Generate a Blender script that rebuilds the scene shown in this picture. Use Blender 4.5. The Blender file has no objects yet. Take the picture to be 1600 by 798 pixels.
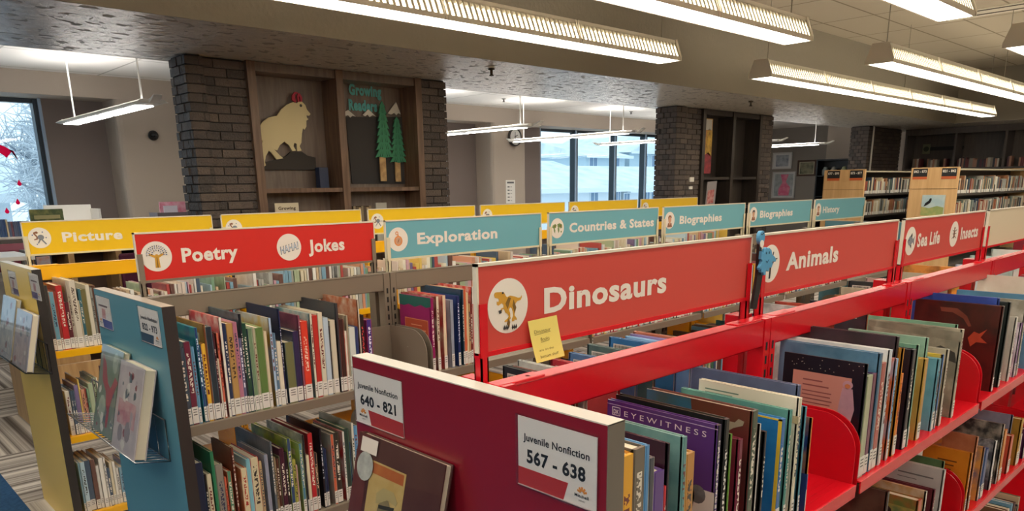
import bpy, math, random
from math import sin, cos, pi, radians as R
from mathutils import Vector, Matrix
S = bpy.context.scene
COL = S.collection
rnd = random.Random(7)

# ------------------------------------------------------------------ camera, world, exposure
F_PX, PPY, YAW, PITCH, ROLL, CAMZ = 1171.8, 600.5, 43.495, 14.76, -0.885, 1.53
_y, _p, _r = R(YAW), R(PITCH), R(ROLL)
fw = Vector((sin(_y)*cos(_p), cos(_y)*cos(_p), -sin(_p)))
rt0 = Vector((cos(_y), -sin(_y), 0)); up0 = rt0.cross(fw)
rt = rt0*cos(_r)+up0*sin(_r); up = up0*cos(_r)-rt0*sin(_r)
cam = bpy.data.cameras.new('camera'); camo = bpy.data.objects.new('camera', cam); COL.objects.link(camo)
m = Matrix((rt, up, -fw)).transposed().to_4x4(); m.translation = (0, 0, CAMZ)
camo.matrix_world = m
cam.sensor_fit = 'HORIZONTAL'; cam.sensor_width = 36; cam.lens = 36*F_PX/1600
cam.shift_x = 0; cam.shift_y = -(399-PPY)/1600
cam.clip_start = 0.02; cam.clip_end = 300
S.camera = camo
w = bpy.data.worlds.new('sky'); S.world = w; w.use_nodes = True
bg = w.node_tree.nodes['Background']; bg.inputs[0].default_value = (0.66, 0.88, 1.0, 1); bg.inputs[1].default_value = 0.95
S.view_settings.view_transform = 'Standard'; S.view_settings.look = 'None'
S.view_settings.gamma = 1; S.view_settings.exposure = 0.78
try: S.view_settings.use_curve_mapping = False
except Exception: pass
LAMP = 5.5            # strength of the fluorescent lenses
PENDANT = 8.0
UPLIGHT = 15.0         # the pendants also shine up at the ceiling

# ------------------------------------------------------------------ materials
def lin(h):
    v = [int(h[i:i+2], 16)/255 for i in (0, 2, 4)]
    return tuple((c/12.92 if c <= .04045 else ((c+.055)/1.055)**2.4) for c in v)+(1,)
MC = {}
def mat(name, hexc, rough=.5, metal=0., coat=0., spec=.5, var=None, scale=8., amt=.5, bump=0., bscale=40., emit=0.):
    if name in MC: return MC[name]
    M = bpy.data.materials.new(name); M.use_nodes = True; MC[name] = M
    nt = M.node_tree; b = nt.nodes['Principled BSDF']
    b.inputs['Base Color'].default_value = lin(hexc); b.inputs['Roughness'].default_value = rough
    b.inputs['Metallic'].default_value = metal; b.inputs['Coat Weight'].default_value = coat
    b.inputs['Coat Roughness'].default_value = .12; b.inputs['Specular IOR Level'].default_value = spec
    if var or bump:
        tc = nt.nodes.new('ShaderNodeTexCoord')
    if var:
        n = nt.nodes.new('ShaderNodeTexNoise'); n.inputs['Scale'].default_value = scale; n.inputs['Detail'].default_value = 4
        nt.links.new(tc.outputs['Object'], n.inputs['Vector'])
        cr = nt.nodes.new('ShaderNodeValToRGB'); cr.color_ramp.elements[0].position = .5-.18*amt-.02; cr.color_ramp.elements[1].position = .5+.18+.1*(1-amt)
        cr.color_ramp.elements[0].color = lin(hexc); cr.color_ramp.elements[1].color = lin(var)
        nt.links.new(n.outputs['Fac'], cr.inputs['Fac']); nt.links.new(cr.outputs['Color'], b.inputs['Base Color'])
    if bump:
        n2 = nt.nodes.new('ShaderNodeTexNoise'); n2.inputs['Scale'].default_value = bscale; n2.inputs['Detail'].default_value = 3
        nt.links.new(tc.outputs['Object'], n2.inputs['Vector'])
        bp = nt.nodes.new('ShaderNodeBump'); bp.inputs['Strength'].default_value = bump; bp.inputs['Distance'].default_value = .02
        nt.links.new(n2.outputs['Fac'], bp.inputs['Height']); nt.links.new(bp.outputs['Normal'], b.inputs['Normal'])
    if emit:
        b.inputs['Emission Color'].default_value = lin(hexc); b.inputs['Emission Strength'].default_value = emit
    return M

def glass(name='clear_glass', tint=(1, 1, 1, 1), gl=.03):
    if name in MC: return MC[name]
    M = bpy.data.materials.new(name); M.use_nodes = True; MC[name] = M; nt = M.node_tree
    out = nt.nodes['Material Output']; nt.nodes.remove(nt.nodes['Principled BSDF'])
    t = nt.nodes.new('ShaderNodeBsdfTransparent'); t.inputs[0].default_value = tint
    g = nt.nodes.new('ShaderNodeBsdfGlossy'); g.inputs['Roughness'].default_value = .03
    lw = nt.nodes.new('ShaderNodeLayerWeight'); lw.inputs[0].default_value = .5
    pw = nt.nodes.new('ShaderNodeMath'); pw.operation = 'POWER'; pw.inputs[1].default_value = 4
    fr = nt.nodes.new('ShaderNodeMath'); fr.operation = 'MULTIPLY_ADD'; fr.inputs[1].default_value = .3; fr.inputs[2].default_value = gl
    nt.links.new(lw.outputs['Facing'], pw.inputs[0]); nt.links.new(pw.outputs[0], fr.inputs[0])
    mx = nt.nodes.new('ShaderNodeMixShader')
    nt.links.new(fr.outputs[0], mx.inputs[0]); nt.links.new(t.outputs[0], mx.inputs[1]); nt.links.new(g.outputs[0], mx.inputs[2])
    nt.links.new(mx.outputs[0], out.inputs[0])
    return M

def paper_thin(name, hexc):
    M = mat(name, hexc, .7); nt = M.node_tree; b = nt.nodes['Principled BSDF']
    t = nt.nodes.new('ShaderNodeBsdfTranslucent'); t.inputs[0].default_value = lin(hexc); mx = nt.nodes.new('ShaderNodeMixShader'); mx.inputs[0].default_value = .6
    nt.links.new(b.outputs[0], mx.inputs[1]); nt.links.new(t.outputs[0], mx.inputs[2]); nt.links.new(mx.outputs[0], nt.nodes['Material Output'].inputs[0])
    return M

def wood(name, c1, c2, rough=.4, scale=2.):
    if name in MC: return MC[name]
    M = mat(name, c1, rough); nt = M.node_tree; b = nt.nodes['Principled BSDF']
    tc = nt.nodes.new('ShaderNodeTexCoord'); mp = nt.nodes.new('ShaderNodeMapping'); mp.inputs['Scale'].default_value = (14, 14, 1.2)
    n = nt.nodes.new('ShaderNodeTexNoise'); n.inputs['Scale'].default_value = scale; n.inputs['Detail'].default_value = 6; n.inputs['Distortion'].default_value = .6
    cr = nt.nodes.new('ShaderNodeValToRGB'); cr.color_ramp.elements[0].color = lin(c1); cr.color_ramp.elements[1].color = lin(c2)
    cr.color_ramp.elements[0].position = .35; cr.color_ramp.elements[1].position = .68
    nt.links.new(tc.outputs['Object'], mp.inputs[0]); nt.links.new(mp.outputs[0], n.inputs['Vector']); nt.links.new(n.outputs['Fac'], cr.inputs[0]); nt.links.new(cr.outputs[0], b.inputs['Base Color'])
    return M

def tile_ceiling(name, base, line, w, h):
    M = mat(name, base, .9, spec=.2); nt = M.node_tree; b = nt.nodes['Principled BSDF']
    tc = nt.nodes.new('ShaderNodeTexCoord')
    br = nt.nodes.new('ShaderNodeTexBrick'); br.offset = 0
    br.inputs['Color1'].default_value = lin(base); br.inputs['Color2'].default_value = lin(base); br.inputs['Mortar'].default_value = lin(line)
    br.inputs['Scale'].default_value = 1; br.inputs['Mortar Size'].default_value = .012; br.inputs['Brick Width'].default_value = w; br.inputs['Row Height'].default_value = h
    nt.links.new(tc.outputs['Object'], br.inputs['Vector']); nt.links.new(br.outputs['Color'], b.inputs['Base Color'])
    return M

def carpet():
    M = mat('carpet_tiles', '8c857c', .95, spec=.1); nt = M.node_tree; b = nt.nodes['Principled BSDF']; L = nt.links.new
    tc = nt.nodes.new('ShaderNodeTexCoord'); sp = nt.nodes.new('ShaderNodeSeparateXYZ'); L(tc.outputs['Object'], sp.inputs[0])
    ck = nt.nodes.new('ShaderNodeTexChecker'); ck.inputs['Scale'].default_value = 1/.95; L(tc.outputs['Object'], ck.inputs['Vector'])
    ck.inputs['Color1'].default_value = (0, 0, 0, 1); ck.inputs['Color2'].default_value = (1, 1, 1, 1)
    def stripes(out):
        cm = nt.nodes.new('ShaderNodeCombineXYZ'); L(sp.outputs[out], cm.inputs[0])
        n = nt.nodes.new('ShaderNodeTexNoise'); n.inputs['Scale'].default_value = 15; n.inputs['Detail'].default_value = 3; n.inputs['Roughness'].default_value = .7
        L(cm.outputs[0], n.inputs['Vector']); return n.outputs['Fac']
    mx = nt.nodes.new('ShaderNodeMix'); mx.data_type = 'FLOAT'
    L(ck.outputs['Fac'], mx.inputs[0]); L(stripes('X'), mx.inputs[2]); L(stripes('Y'), mx.inputs[3])
    cr = nt.nodes.new('ShaderNodeValToRGB'); e = cr.color_ramp.elements
    e[0].position = .40; e[0].color = lin('665d56'); e[1].position = .60; e[1].color = lin('dbd3c8')
    x = e.new(.48); x.color = lin('a89f96')
    L(mx.outputs[0], cr.inputs[0]); L(cr.outputs[0], b.inputs['Base Color'])
    return M

def spine_text(name, ink, base):
    if name in MC: return MC[name]
    M = mat(name, base, .35, coat=.2); nt = M.node_tree; b = nt.nodes['Principled BSDF']; L = nt.links.new
    tc = nt.nodes.new('ShaderNodeTexCoord'); mp = nt.nodes.new('ShaderNodeMapping'); mp.inputs['Scale'].default_value = (160, 160, 190)
    n = nt.nodes.new('ShaderNodeTexNoise'); n.inputs['Scale'].default_value = 1; n.inputs['Detail'].default_value = 0
    cr = nt.nodes.new('ShaderNodeValToRGB'); cr.color_ramp.interpolation = 'CONSTANT'
    cr.color_ramp.elements[0].color = lin(base); cr.color_ramp.elements[1].position = .5; cr.color_ramp.elements[1].color = lin(ink)
    L(tc.outputs['Object'], mp.inputs[0]); L(mp.outputs[0], n.inputs['Vector']); L(n.outputs['Fac'], cr.inputs[0]); L(cr.outputs[0], b.inputs['Base Color'])
    return M

def stucco(name, hexc):
    M = mat(name, hexc, .22, spec=.8); nt = M.node_tree; b = nt.nodes['Principled BSDF']; L = nt.links.new
    tc = nt.nodes.new('ShaderNodeTexCoord')
    n = nt.nodes.new('ShaderNodeTexNoise'); n.inputs['Scale'].default_value = 11; n.inputs['Detail'].default_value = 6; n.inputs['Roughness'].default_value = .72; n.inputs['Distortion'].default_value = 1.
    bp = nt.nodes.new('ShaderNodeBump'); bp.inputs['Strength'].default_value = 1; bp.inputs['Distance'].default_value = .12
    L(tc.outputs['Object'], n.inputs['Vector']); L(n.outputs['Fac'], bp.inputs['Height']); L(bp.outputs['Normal'], b.inputs['Normal'])
    return M

# ------------------------------------------------------------------ mesh helpers
AX, AY, AZ = Vector((1, 0, 0)), Vector((0, 1, 0)), Vector((0, 0, 1))
def front(x, y, z):   # a frame on a face looking towards -Y: u to the right, v up
    return (Vector((x, y, z)), AX, AZ, -AY)
def side(x, y, z):    # a frame on a face looking towards -X: u runs towards -Y
    return (Vector((x, y, z)), -AY, AZ, -AX)
class MB:
    def __init__(s): s.v = []; s.f = []; s.m = []; s.sm = []
    def add(s, vs, fs, m=0, smooth=False):
        o = len(s.v); s.v += [Vector(v) for v in vs]
        for f in fs: s.f.append([i+o for i in f]); s.m.append(m); s.sm.append(smooth)
    def box(s, x0, x1, y0, y1, z0, z1, m=0):
        s.add([(x0, y0, z0), (x1, y0, z0), (x1, y1, z0), (x0, y1, z0), (x0, y0, z1), (x1, y0, z1), (x1, y1, z1), (x0, y1, z1)],
              [(0, 3, 2, 1), (4, 5, 6, 7), (0, 1, 5, 4), (1, 2, 6, 5), (2, 3, 7, 6), (3, 0, 4, 7)], m)
        return s
    def plate(s, poly, fr, a, b, m=0, smooth=False):
        O, U, V, N = fr; n = len(poly)
        ar = sum(poly[i][0]*poly[(i+1) % n][1]-poly[(i+1) % n][0]*poly[i][1] for i in range(n))
        if ar < 0: poly = poly[::-1]
        s.add([O+U*p[0]+V*p[1]+N*a for p in poly]+[O+U*p[0]+V*p[1]+N*b for p in poly],
              [list(range(n))[::-1], list(range(n, 2*n))]+[(i, (i+1) % n, n+(i+1) % n, n+i) for i in range(n)], m)
        return s
    def rect(s, x0, z0, x1, z1, fr, a, b, m=0): return s.plate([(x0, z0), (x1, z0), (x1, z1), (x0, z1)], fr, a, b, m)
    def disc(s, cx, cz, r, fr, a, b, m=0, n=28, rx=None):
        return s.plate([(cx+(rx or r)*cos(2*pi*i/n), cz+r*sin(2*pi*i/n)) for i in range(n)], fr, a, b, m)
    def prism(s, poly, ax, a, b, m=0):
        if ax == 'x': fr = (Vector((0, 0, 0)), AY, AZ, AX)
        elif ax == 'y': fr = (Vector((0, 0, 0)), AX, AZ, -AY); a, b = -b, -a
        else: fr = (Vector((0, 0, 0)), AX, AY, AZ)
        return s.plate(poly, fr, a, b, m)
    def tube(s, pts, r, n=6, m=0, r2=None):
        pts = [Vector(p) for p in pts]; rings = []
        for i, p in enumerate(pts):
            d = (pts[min(i+1, len(pts)-1)]-pts[max(i-1, 0)]).normalized()
            a = d.cross(AZ if abs(d.z) < .9 else AX).normalized(); b = d.cross(a)
            rr = r if r2 is None else r+(r2-r)*i/(len(pts)-1)
            rings.append([p+a*rr*cos(2*pi*k/n)+b*rr*sin(2*pi*k/n) for k in range(n)])
        vs = [v for g in rings for v in g]; fs = []
        for i in range(len(pts)-1):
            for k in range(n): fs.append((i*n+k, i*n+(k+1) % n, (i+1)*n+(k+1) % n, (i+1)*n+k))
        fs += [list(range(n)), list(range((len(pts)-1)*n, len(pts)*n))[::-1]]
        s.add(vs, fs, m, True); return s
    def lathe(s, prof, c, n=16, m=0, axis='z', smooth=True):
        c = Vector(c); vs = []; fs = []
        for r, h in prof:
            for k in range(n):
                a = 2*pi*k/n
                vs.append(c+(Vector((r*cos(a), r*sin(a), h)) if axis == 'z' else Vector((r*cos(a), -h, r*sin(a)))))
        for i in range(len(prof)-1):
            for k in range(n): fs.append((i*n+k, i*n+(k+1) % n, (i+1)*n+(k+1) % n, (i+1)*n+k))
        fs += [list(range(n))[::-1], list(range((len(prof)-1)*n, len(prof)*n))]
        s.add(vs, fs, m, smooth); return s
    def blob(s, c, rx, ry, rz, n=12, k=8, m=0):
        vs = []; fs = []
        for i in range(k+1):
            t = pi*i/k
            for j in range(n): vs.append(Vector(c)+Vector((rx*sin(t)*cos(2*pi*j/n), ry*sin(t)*sin(2*pi*j/n), rz*cos(t))))
        for i in range(k):
            for j in range(n): fs.append((i*n+j, (i+1)*n+j, (i+1)*n+(j+1) % n, i*n+(j+1) % n))
        s.add(vs, fs, m, True); return s
    def mesh(s, name, mats, origin=(0, 0, 0)):
        o = Vector(origin); me = bpy.data.meshes.new(name)
        me.from_pydata([v-o for v in s.v], [], s.f)
        for M in (mats if isinstance(mats, (list, tuple)) else [mats]): me.materials.append(M)
        me.polygons.foreach_set('material_index', s.m); me.polygons.foreach_set('use_smooth', s.sm); me.update()
        return me
    def obj(s, name, mats, parent=None, local=False, bevel=0.):
        if parent is not None:
            o0 = Vector((0, 0, 0)) if local else ROOT(parent)
            ob = bpy.data.objects.new(name, s.mesh(name, mats, o0)); COL.objects.link(ob); ob.parent = parent
        else:
            xs = [v.x for v in s.v]; ys = [v.y for v in s.v]; zs = [v.z for v in s.v]
            c = Vector(((min(xs)+max(xs))/2, (min(ys)+max(ys))/2, min(zs)))
            if local: c = Vector((0, 0, 0))
            ob = bpy.data.objects.new(name, s.mesh(name, mats, c)); COL.objects.link(ob); ob.location = c
        if bevel:
            bv = ob.modifiers.new('bevel', 'BEVEL'); bv.width = bevel; bv.segments = 2; bv.limit_method = 'ANGLE'
        return ob
def ROOT(o):
    v = Vector((0, 0, 0))
    while o is not None: v += o.location; o = o.parent
    return v
def thing(name, label, cat, loc=(0, 0, 0), group=None, rot=None):
    o = bpy.data.objects.new(name, None); COL.objects.link(o); o.location = loc; o.empty_display_size = .05
    if rot: o.rotation_euler = rot
    o['label'] = label; o['category'] = cat
    if group: o['group'] = group
    return o
def tag(o, label, cat, group=None, kind=None):
    if kind: o['kind'] = kind
    if label: o['label'] = label
    if cat: o['category'] = cat
    if group: o['group'] = group
    return o
def struct(o): o['kind'] = 'structure'; return o

# lettering: builtin font, emboldened, fitted to a width and a cap height
_txt = {}
def text_mb(txt, fr, x0, z0, w, cap, d=.0004, base=0., m=0, bold=.035, center=False, mb=None):
    mb = mb or MB()
    key = (txt, bold)
    if key not in _txt:
        def mk(t):
            cu = bpy.data.curves.new('t', 'FONT'); cu.body = t; cu.offset = bold; cu.space_character = 1+max(0, bold)*2.2; cu.resolution_u = 3
            o = bpy.data.objects.new('t', cu); COL.objects.link(o)
            me = bpy.data.meshes.new_from_object(o.evaluated_get(bpy.context.evaluated_depsgraph_get()))
            vs = [v.co.copy() for v in me.vertices]; fs = [list(p.vertices) for p in me.polygons]
            bpy.data.objects.remove(o); bpy.data.curves.remove(cu); bpy.data.meshes.remove(me)
            return vs, fs
        if 'H' not in _txt:
            hv, _ = mk('H'); _txt['H'] = max(v.y for v in hv)-min(v.y for v in hv)
        _txt[key] = mk(txt)
    vs, fs = _txt[key]
    xa = min(v.x for v in vs); xb = max(v.x for v in vs)
    sy = cap/_txt['H']; sx = w/(xb-xa) if w else sy*.92
    O, U, V, N = fr
    mb.add([O+U*(x0+(v.x-xa)*sx)+V*(z0+v.y*sy)+N*(base+d) for v in vs], fs, m)
    return mb
# ------------------------------------------------------------------ the room
ZS, ZC, ZO = 2.52, 3.41, 2.87          # beam soffit, ceiling of this room, ceiling of the window room
YB0, YB1, YW = 4.83, 6.45, 10.2
taupe = mat('taupe_paint', '8a8377', .55, bump=.15, bscale=30)
stuc = stucco('stucco_paint', 'ece3d6')
wallp = mat('wall_paint', 'b4a799', .7, bump=.05, bscale=60)
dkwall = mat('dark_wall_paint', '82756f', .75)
frame_dk = mat('window_metal', '22303a', .4, spec=.5)
frame_lit = mat('window_metal_lit', '9fb2c8', .45)  # frame metal again, with daylight on the mullion sides put into its colour
white = mat('white_enamel', 'ece9e2', .35)
black = mat('black_plastic', '161618', .4)

struct(MB().box(.64, 19.5, -4.2, 10.9, -.12, 0).obj('floor', carpet()))
struct(MB().box(-11, .64, -4.2, 10.9, -.12, 0).obj('floor', mat('blue_carpet', '35597f', .95, var='2c4a6c', scale=60, spec=.1)))
struct(MB().box(-11, 15.76, -4.2, YB0, ZC, ZC+.12).obj('ceiling', tile_ceiling('inner_tiles', 'b5ab9a', '857b6a', 1.22, .61)))
struct(MB().box(-11, 19.5, YB1, 11.2, ZO, ZO+.12).obj('ceiling', tile_ceiling('outer_tiles', 'e2dfda', 'b5b2ac', 1.22, 1.22)))
struct(MB().box(17.4, 19.5, -4.2, YB1, ZO, ZO+.12).obj('ceiling', mat('far_ceiling', 'd5d0c6', .9)))
b = MB().box(-11, 17.4, YB0, YB1, ZS+.004, ZC+.12, 0); 
from mathutils import noise as mn
g = .035; nx = int((17.39+3)/g); ny = int((YB1-YB0-.004)/g); vs = []     # troweled plaster on the underside
for i in range(nx+1):
    for j in range(ny+1):
        x, y = -3+i*g, YB0+.002+j*(YB1-YB0-.004)/ny
        h_ = mn.noise(Vector((x*9, y*13, 0)))*.5+mn.noise(Vector((x*21, y*27, 4)))*.5
        e_ = 0 if j in (0, ny) else 1
        vs.append((x, y, ZS+.003-e_*.0055*max(-.35, h_)))
b.add(vs, [(i*(ny+1)+j, i*(ny+1)+j+1, (i+1)*(ny+1)+j+1, (i+1)*(ny+1)+j) for i in range(nx) for j in range(ny)], 1, True)
struct(b.obj('beam', [taupe, stuc]))
b = MB().box(15.76, 17.4, -4.2, YB0, ZS+.004, ZC+.12, 0); b.box(15.762, 17.398, -4.2, YB0, ZS, ZS+.004, 1); struct(b.obj('beam', [taupe, stuc]))
struct(MB().box(-11, 19.5, -4.3, -4.2, 0, ZC+.12).obj('wall_behind', wallp))
struct(MB().box(-11.1, -11, -4.3, 11.2, 0, ZC+.12).obj('wall_left', wallp))
# far end wall with the lighter jog towards the third column
b = MB().box(19, 19.2, 6.4, 10.9, 0, ZO, 0); b.box(19, 19.2, -4.3, 6.4, 0, ZO+.1, 0); b.box(18.55, 19.0, 5.9, 8.42, 0, ZO, 1); struct(b.obj('wall_right', [mat('grey_wall', '8b847d', .7), wallp]))
# window wall: light piers flush with the room, darker recessed panels beside each window
WINS = [(-2.6, 2.46), (4.7, 8.63), (10.95, 15.4)]
PIER = [(-11, -3.3), (3.17, 4.2), (9.3, 10.13), (16.2, 19.0)]
b = MB()
for x0, x1 in PIER:
    r = .07
    pts = [(x0, YW+.45), (x0, YW+r)]+[(x0+r-r*cos(a), YW+r-r*sin(a)) for a in (R(30), R(60), R(90))]
    pts += [(x1-r+r*cos(a), YW+r-r*sin(a)) for a in (R(90), R(60), R(30))]+[(x1, YW+r), (x1, YW+.45)]
    b.prism(pts, 'z', 0, 2.62)
b.box(-11, 19.2, YW, YW+.75, 2.62, ZO)
struct(b.obj('wall_back', wallp))
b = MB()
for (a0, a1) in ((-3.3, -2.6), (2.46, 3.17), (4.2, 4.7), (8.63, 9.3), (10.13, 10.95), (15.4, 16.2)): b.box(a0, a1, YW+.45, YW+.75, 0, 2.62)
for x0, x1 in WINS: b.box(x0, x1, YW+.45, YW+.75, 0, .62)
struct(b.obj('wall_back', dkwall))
for i, (x0, x1) in enumerate(WINS):
    y = YW+.5; n = 3 if i else 4
    fr = MB(); f = .05
    fr.box(x0, x1, y, y+.1, .62, .62+f); fr.box(x0, x1, y, y+.1, 2.62-f, 2.62)
    xs = [x0+(x1-x0)*k/n for k in range(n+1)]
    if i == 2: xs = [10.95, 12.05, 13.32, 14.4, 15.4]
    for k, x in enumerate(xs): fr.box(max(x0, x-f*.9), min(x1, x+f*.9), y-.02, y+.12, .62, 2.62)
    W = fr.obj('window_%d' % (i+1), frame_dk); struct(W)
    s_ = MB()
    if i == 0: s_.box(x1, x1+.03, YW+.42, YW+.452, .62, 2.62)
    for x in (xs if i else []): s_.box(max(x0, x-f*.9)-.001 if x > x0 else x0, max(x0, x-f*.9)+.035, y-.045, y-.02, .62, 2.62)  # pale strip paints in the lit side of each mullion
    s_.obj('bead_and_lit_side', frame_lit, W)
    MB().box(x0+.02, x1-.02, y+.05, y+.056, .66, 2.58).obj('glass', glass(), W)
    struct(MB().box(x0-.05, x1+.05, YW+.2, YW+.5, .6, .64).obj('trim_%d' % (i+1), white))

# ------------------------------------------------------------------ brick columns under the beam
BR = [mat('brick_a', '544a45', .6, bump=.5, bscale=70), mat('brick_b', '453d3a', .55, bump=.5, bscale=70), mat('brick_c', '5f534c', .6, bump=.5, bscale=70), mat('mortar', '383230', .9)]
def pier(b, x0, x1, y0, y1, left=True, right=True):
    b.box(x0+.012, x1-.012, y0+.012, y1-.012, 0, ZS, 3)
    p = .0662; L = .205
    for k in range(int(ZS/p)+1):
        z0 = k*p; z1 = min(ZS, z0+p-.009)
        if z1-z0 < .01: continue
        x = x0-(L/2 if k % 2 else 0)
        while x < x1-.005:
            a, c = max(x, x0), min(x+L-.009, x1)
            if c-a > .02:
                o = rnd.uniform(0, .007); b.box(a, c, y0-o, y0+.05, z0, z1, rnd.choice((0, 1, 2, 0)))
            x += L
        for on, xx, sg in ((left, x0, -1), (right, x1, 1)):
            if not on: continue
            y = y0-(L/4 if k % 2 else -.0)
            while y < y1-.005:
                a, c = max(y, y0), min(y+L/2-.009, y1)
                if c-a > .02:
                    o = rnd.uniform(0, .012)
                    b.box(min(xx+sg*o, xx-sg*.05), max(xx+sg*o, xx-sg*.05), a, c, z0, z1, rnd.choice((0, 1, 2, 0)))
                y += L/2
    return b
b = MB(); pier(b, 2.39, 2.52, 5.98, 6.29); pier(b, 2.52, 2.87, 6.03, 6.29, False); pier(b, 4.575, 4.87, 6.0, 6.29); b.box(2.87, 4.575, 6.27, 6.31, 0, ZS, 3)
struct(b.obj('column', BR))
b = MB(); pier(b, 8.71, 8.95, 5.98, 6.31); pier(b, 8.95, 9.36, 6.03, 6.31, False); pier(b, 10.97, 11.3, 6.0, 6.31); b.box(9.36, 10.97, 6.28, 6.32, 0, ZS, 3)
struct(b.obj('column', BR))
b = MB(); pier(b, 14.87, 15.2, 5.98, 6.31); pier(b, 15.2, 16.6, 6.03, 6.31, False)
struct(b.obj('column', BR))
o = MB().tube([(15.02, 5.955, 0), (15.02, 5.955, ZS)], .018, 8).obj('conduit', white)
tag(o, 'thin white conduit running up the far dark brick column', 'pipe')

wd = wood('walnut', '665850', '796b62'); wde = wood('walnut_edge', '5f4838', '7d6250'); wdb = wood('black_walnut', '2f2925', '3b332e'); wdk = wood('dark_walnut', '58504d', '645b56')
def built_in(x0, x1, xm, zsh, label, y=5.99, dark=False):
    t = thing('bookcase', label, 'bookcase', ((x0+x1)/2, y, 0)); e = wdb if dark else wde; k = wdb if dark else wd
    MB().box(x0, x0+.07, y, 6.27, 0, ZS-.001).obj('side_panel', e, t)
    MB().box(x1-.07, x1, y, 6.27, 0, ZS-.001).obj('side_panel', e, t)
    MB().box(xm-.035, xm+.035, y, 6.27, 0, ZS-.001).obj('divider', e, t)
    MB().box(x0+.07, x1-.07, y+.02, 6.27, ZS-.07, ZS-.001).obj('top_rail', k, t)
    MB().box(x0+.07, x1-.07, 6.24, 6.27, 0, ZS-.07).obj('back_panel', wd if not dark else wdb, t)
    for a, c in ((x0+.07, xm-.035), (xm+.035, x1-.07)):
        for z in zsh: MB().box(a, c, y+.015, 6.24, z-.035, z).obj('shelf', e, t)
    return t
built_in(2.87, 4.575, 3.7, (.45, .98, 1.545), 'brown built-in bookcase with goat and tree cutouts, in nearest brick column')
built_in(9.36, 10.97, 10.17, (.6, 1.2, 1.62), 'nearly black built-in bookcase with poster strip, in middle brick column', dark=True)

# cutouts standing in the first bookcase
GOAT = [(3.024, 1.89), (3.043, 1.926), (3.032, 1.962), (3.001, 1.983), (3.019, 2.032), (3.059, 2.083), (3.118, 2.121), (3.195, 2.138), (3.236, 2.189), (3.297, 2.233), (3.356, 2.256), (3.387, 2.247), (3.404, 2.262), (3.436, 2.264), (3.466, 2.238), (3.478, 2.202), (3.51, 2.167), (3.495, 2.153), (3.469, 2.156), (3.472, 2.133), (3.487, 2.124), (3.464, 2.11), (3.46, 2.063), (3.441, 2.035), (3.426, 2.048), (3.411, 2.001), (3.399, 1.927), (3.38, 1.898), (3.395, 1.861), (3.355, 1.856), (3.355, 1.916), (3.335, 1.925), (3.321, 1.897), (3.342, 1.86), (3.307, 1.855), (3.28, 1.905), (3.241, 1.932), (3.197, 1.903), (3.167, 1.857), (3.142, 1.866), (3.184, 1.821), (3.217, 1.795), (3.154, 1.784), (3.114, 1.838), (3.09, 1.855), (3.06, 1.81), (3.046, 1.764), (3.053, 1.737), (3.037, 1.726), (3.013, 1.741), (3.035, 1.809)]
ROCK = [(3.019, 1.7), (3.066, 1.764), (3.159, 1.784), (3.255, 1.813), (3.301, 1.85), (3.408, 1.852), (3.459, 1.82), (3.535, 1.807), (3.531, 1.702)]
HORN = [[(3.344, 2.272), (3.35, 2.31), (3.375, 2.338), (3.406, 2.337), (3.4, 2.327), (3.38, 2.319), (3.374, 2.291), (3.385, 2.261), (3.372, 2.253)], [(3.399, 2.259), (3.395, 2.302), (3.406, 2.33), (3.421, 2.329), (3.442, 2.3), (3.438, 2.264), (3.423, 2.262), (3.422, 2.29), (3.413, 2.31), (3.411, 2.262)]]
fr = front(0, 6.2, 0)
t = thing('goat_cutout', 'cream mountain goat cutout with red horns in brown bookcase', 'wall art', (3.25, 6.2, 1.6))
MB().plate(GOAT, fr, 0, .012).obj('body', mat('goat_cream', 'd9cca2', .7), t)
for H_ in HORN: MB().plate(H_, fr, -.002, .013).obj('horn', mat('horn_red', 'b8334c', .7), t)
MB().plate(ROCK, fr, -.03, -.004).obj('rock', mat('rock_grey', '3a3634', .8), t)
MB().disc(3.422, 2.231, .012, fr, .012, .014).obj('eye', black, t)
slate = mat('slate_board', '3e3c3d', .85)
tag(MB().plate([(3.886, 2.164), (4.568, 2.197), (4.557, 1.574), (3.906, 1.58)], front(0, 6.235, 0), 0, .008).obj('board', slate), 'dark grey backing board behind the tree cutouts', 'board')
snow_w = mat('snow_white', 'd8d4cc', .8)
for p, l in zip([[(3.871, 2.171), (3.878, 2.21), (3.91, 2.224), (3.986, 2.171), (3.952, 2.178), (3.928, 2.161), (3.906, 2.179)], [(4.061, 2.19), (4.124, 2.242), (4.209, 2.181), (4.169, 2.193), (4.135, 2.174), (4.112, 2.194), (4.087, 2.179)], [(4.341, 2.217), (4.44, 2.326), (4.489, 2.215), (4.459, 2.226), (4.437, 2.206), (4.413, 2.225), (4.378, 2.209)]], ('left of Growing Readers lettering below', 'directly below Growing Readers lettering', 'right of tall green tree tip')):
    tag(MB().plate(p, front(0, 6.226, 0), 0, .008).obj('snowcap_cutout', snow_w), 'white jagged snowcap cutout, ' + l, 'wall art')
teal_l = mat('letter_teal', '62b6b8', .7)
t = thing('wall_lettering', 'teal Growing Readers lettering at top of bookcase right half', 'lettering', (4.0, 6.23, 2.2))
(gx0, gz0, gx1, gz1), (hx0, hz0, hx1, hz1) = ((3.933, 2.361, 4.282, 2.457), (3.922, 2.229, 4.227, 2.327))
text_mb('Growing', front(0, 6.23, 0), gx0, gz0, gx1-gx0, gz1-gz0, .006, bold=.05).obj('word', teal_l, t)
text_mb('Readers', front(0, 6.23, 0), hx0, hz0, hx1-hx0, hz1-hz0, .006, bold=.05).obj('word', teal_l, t)
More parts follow.
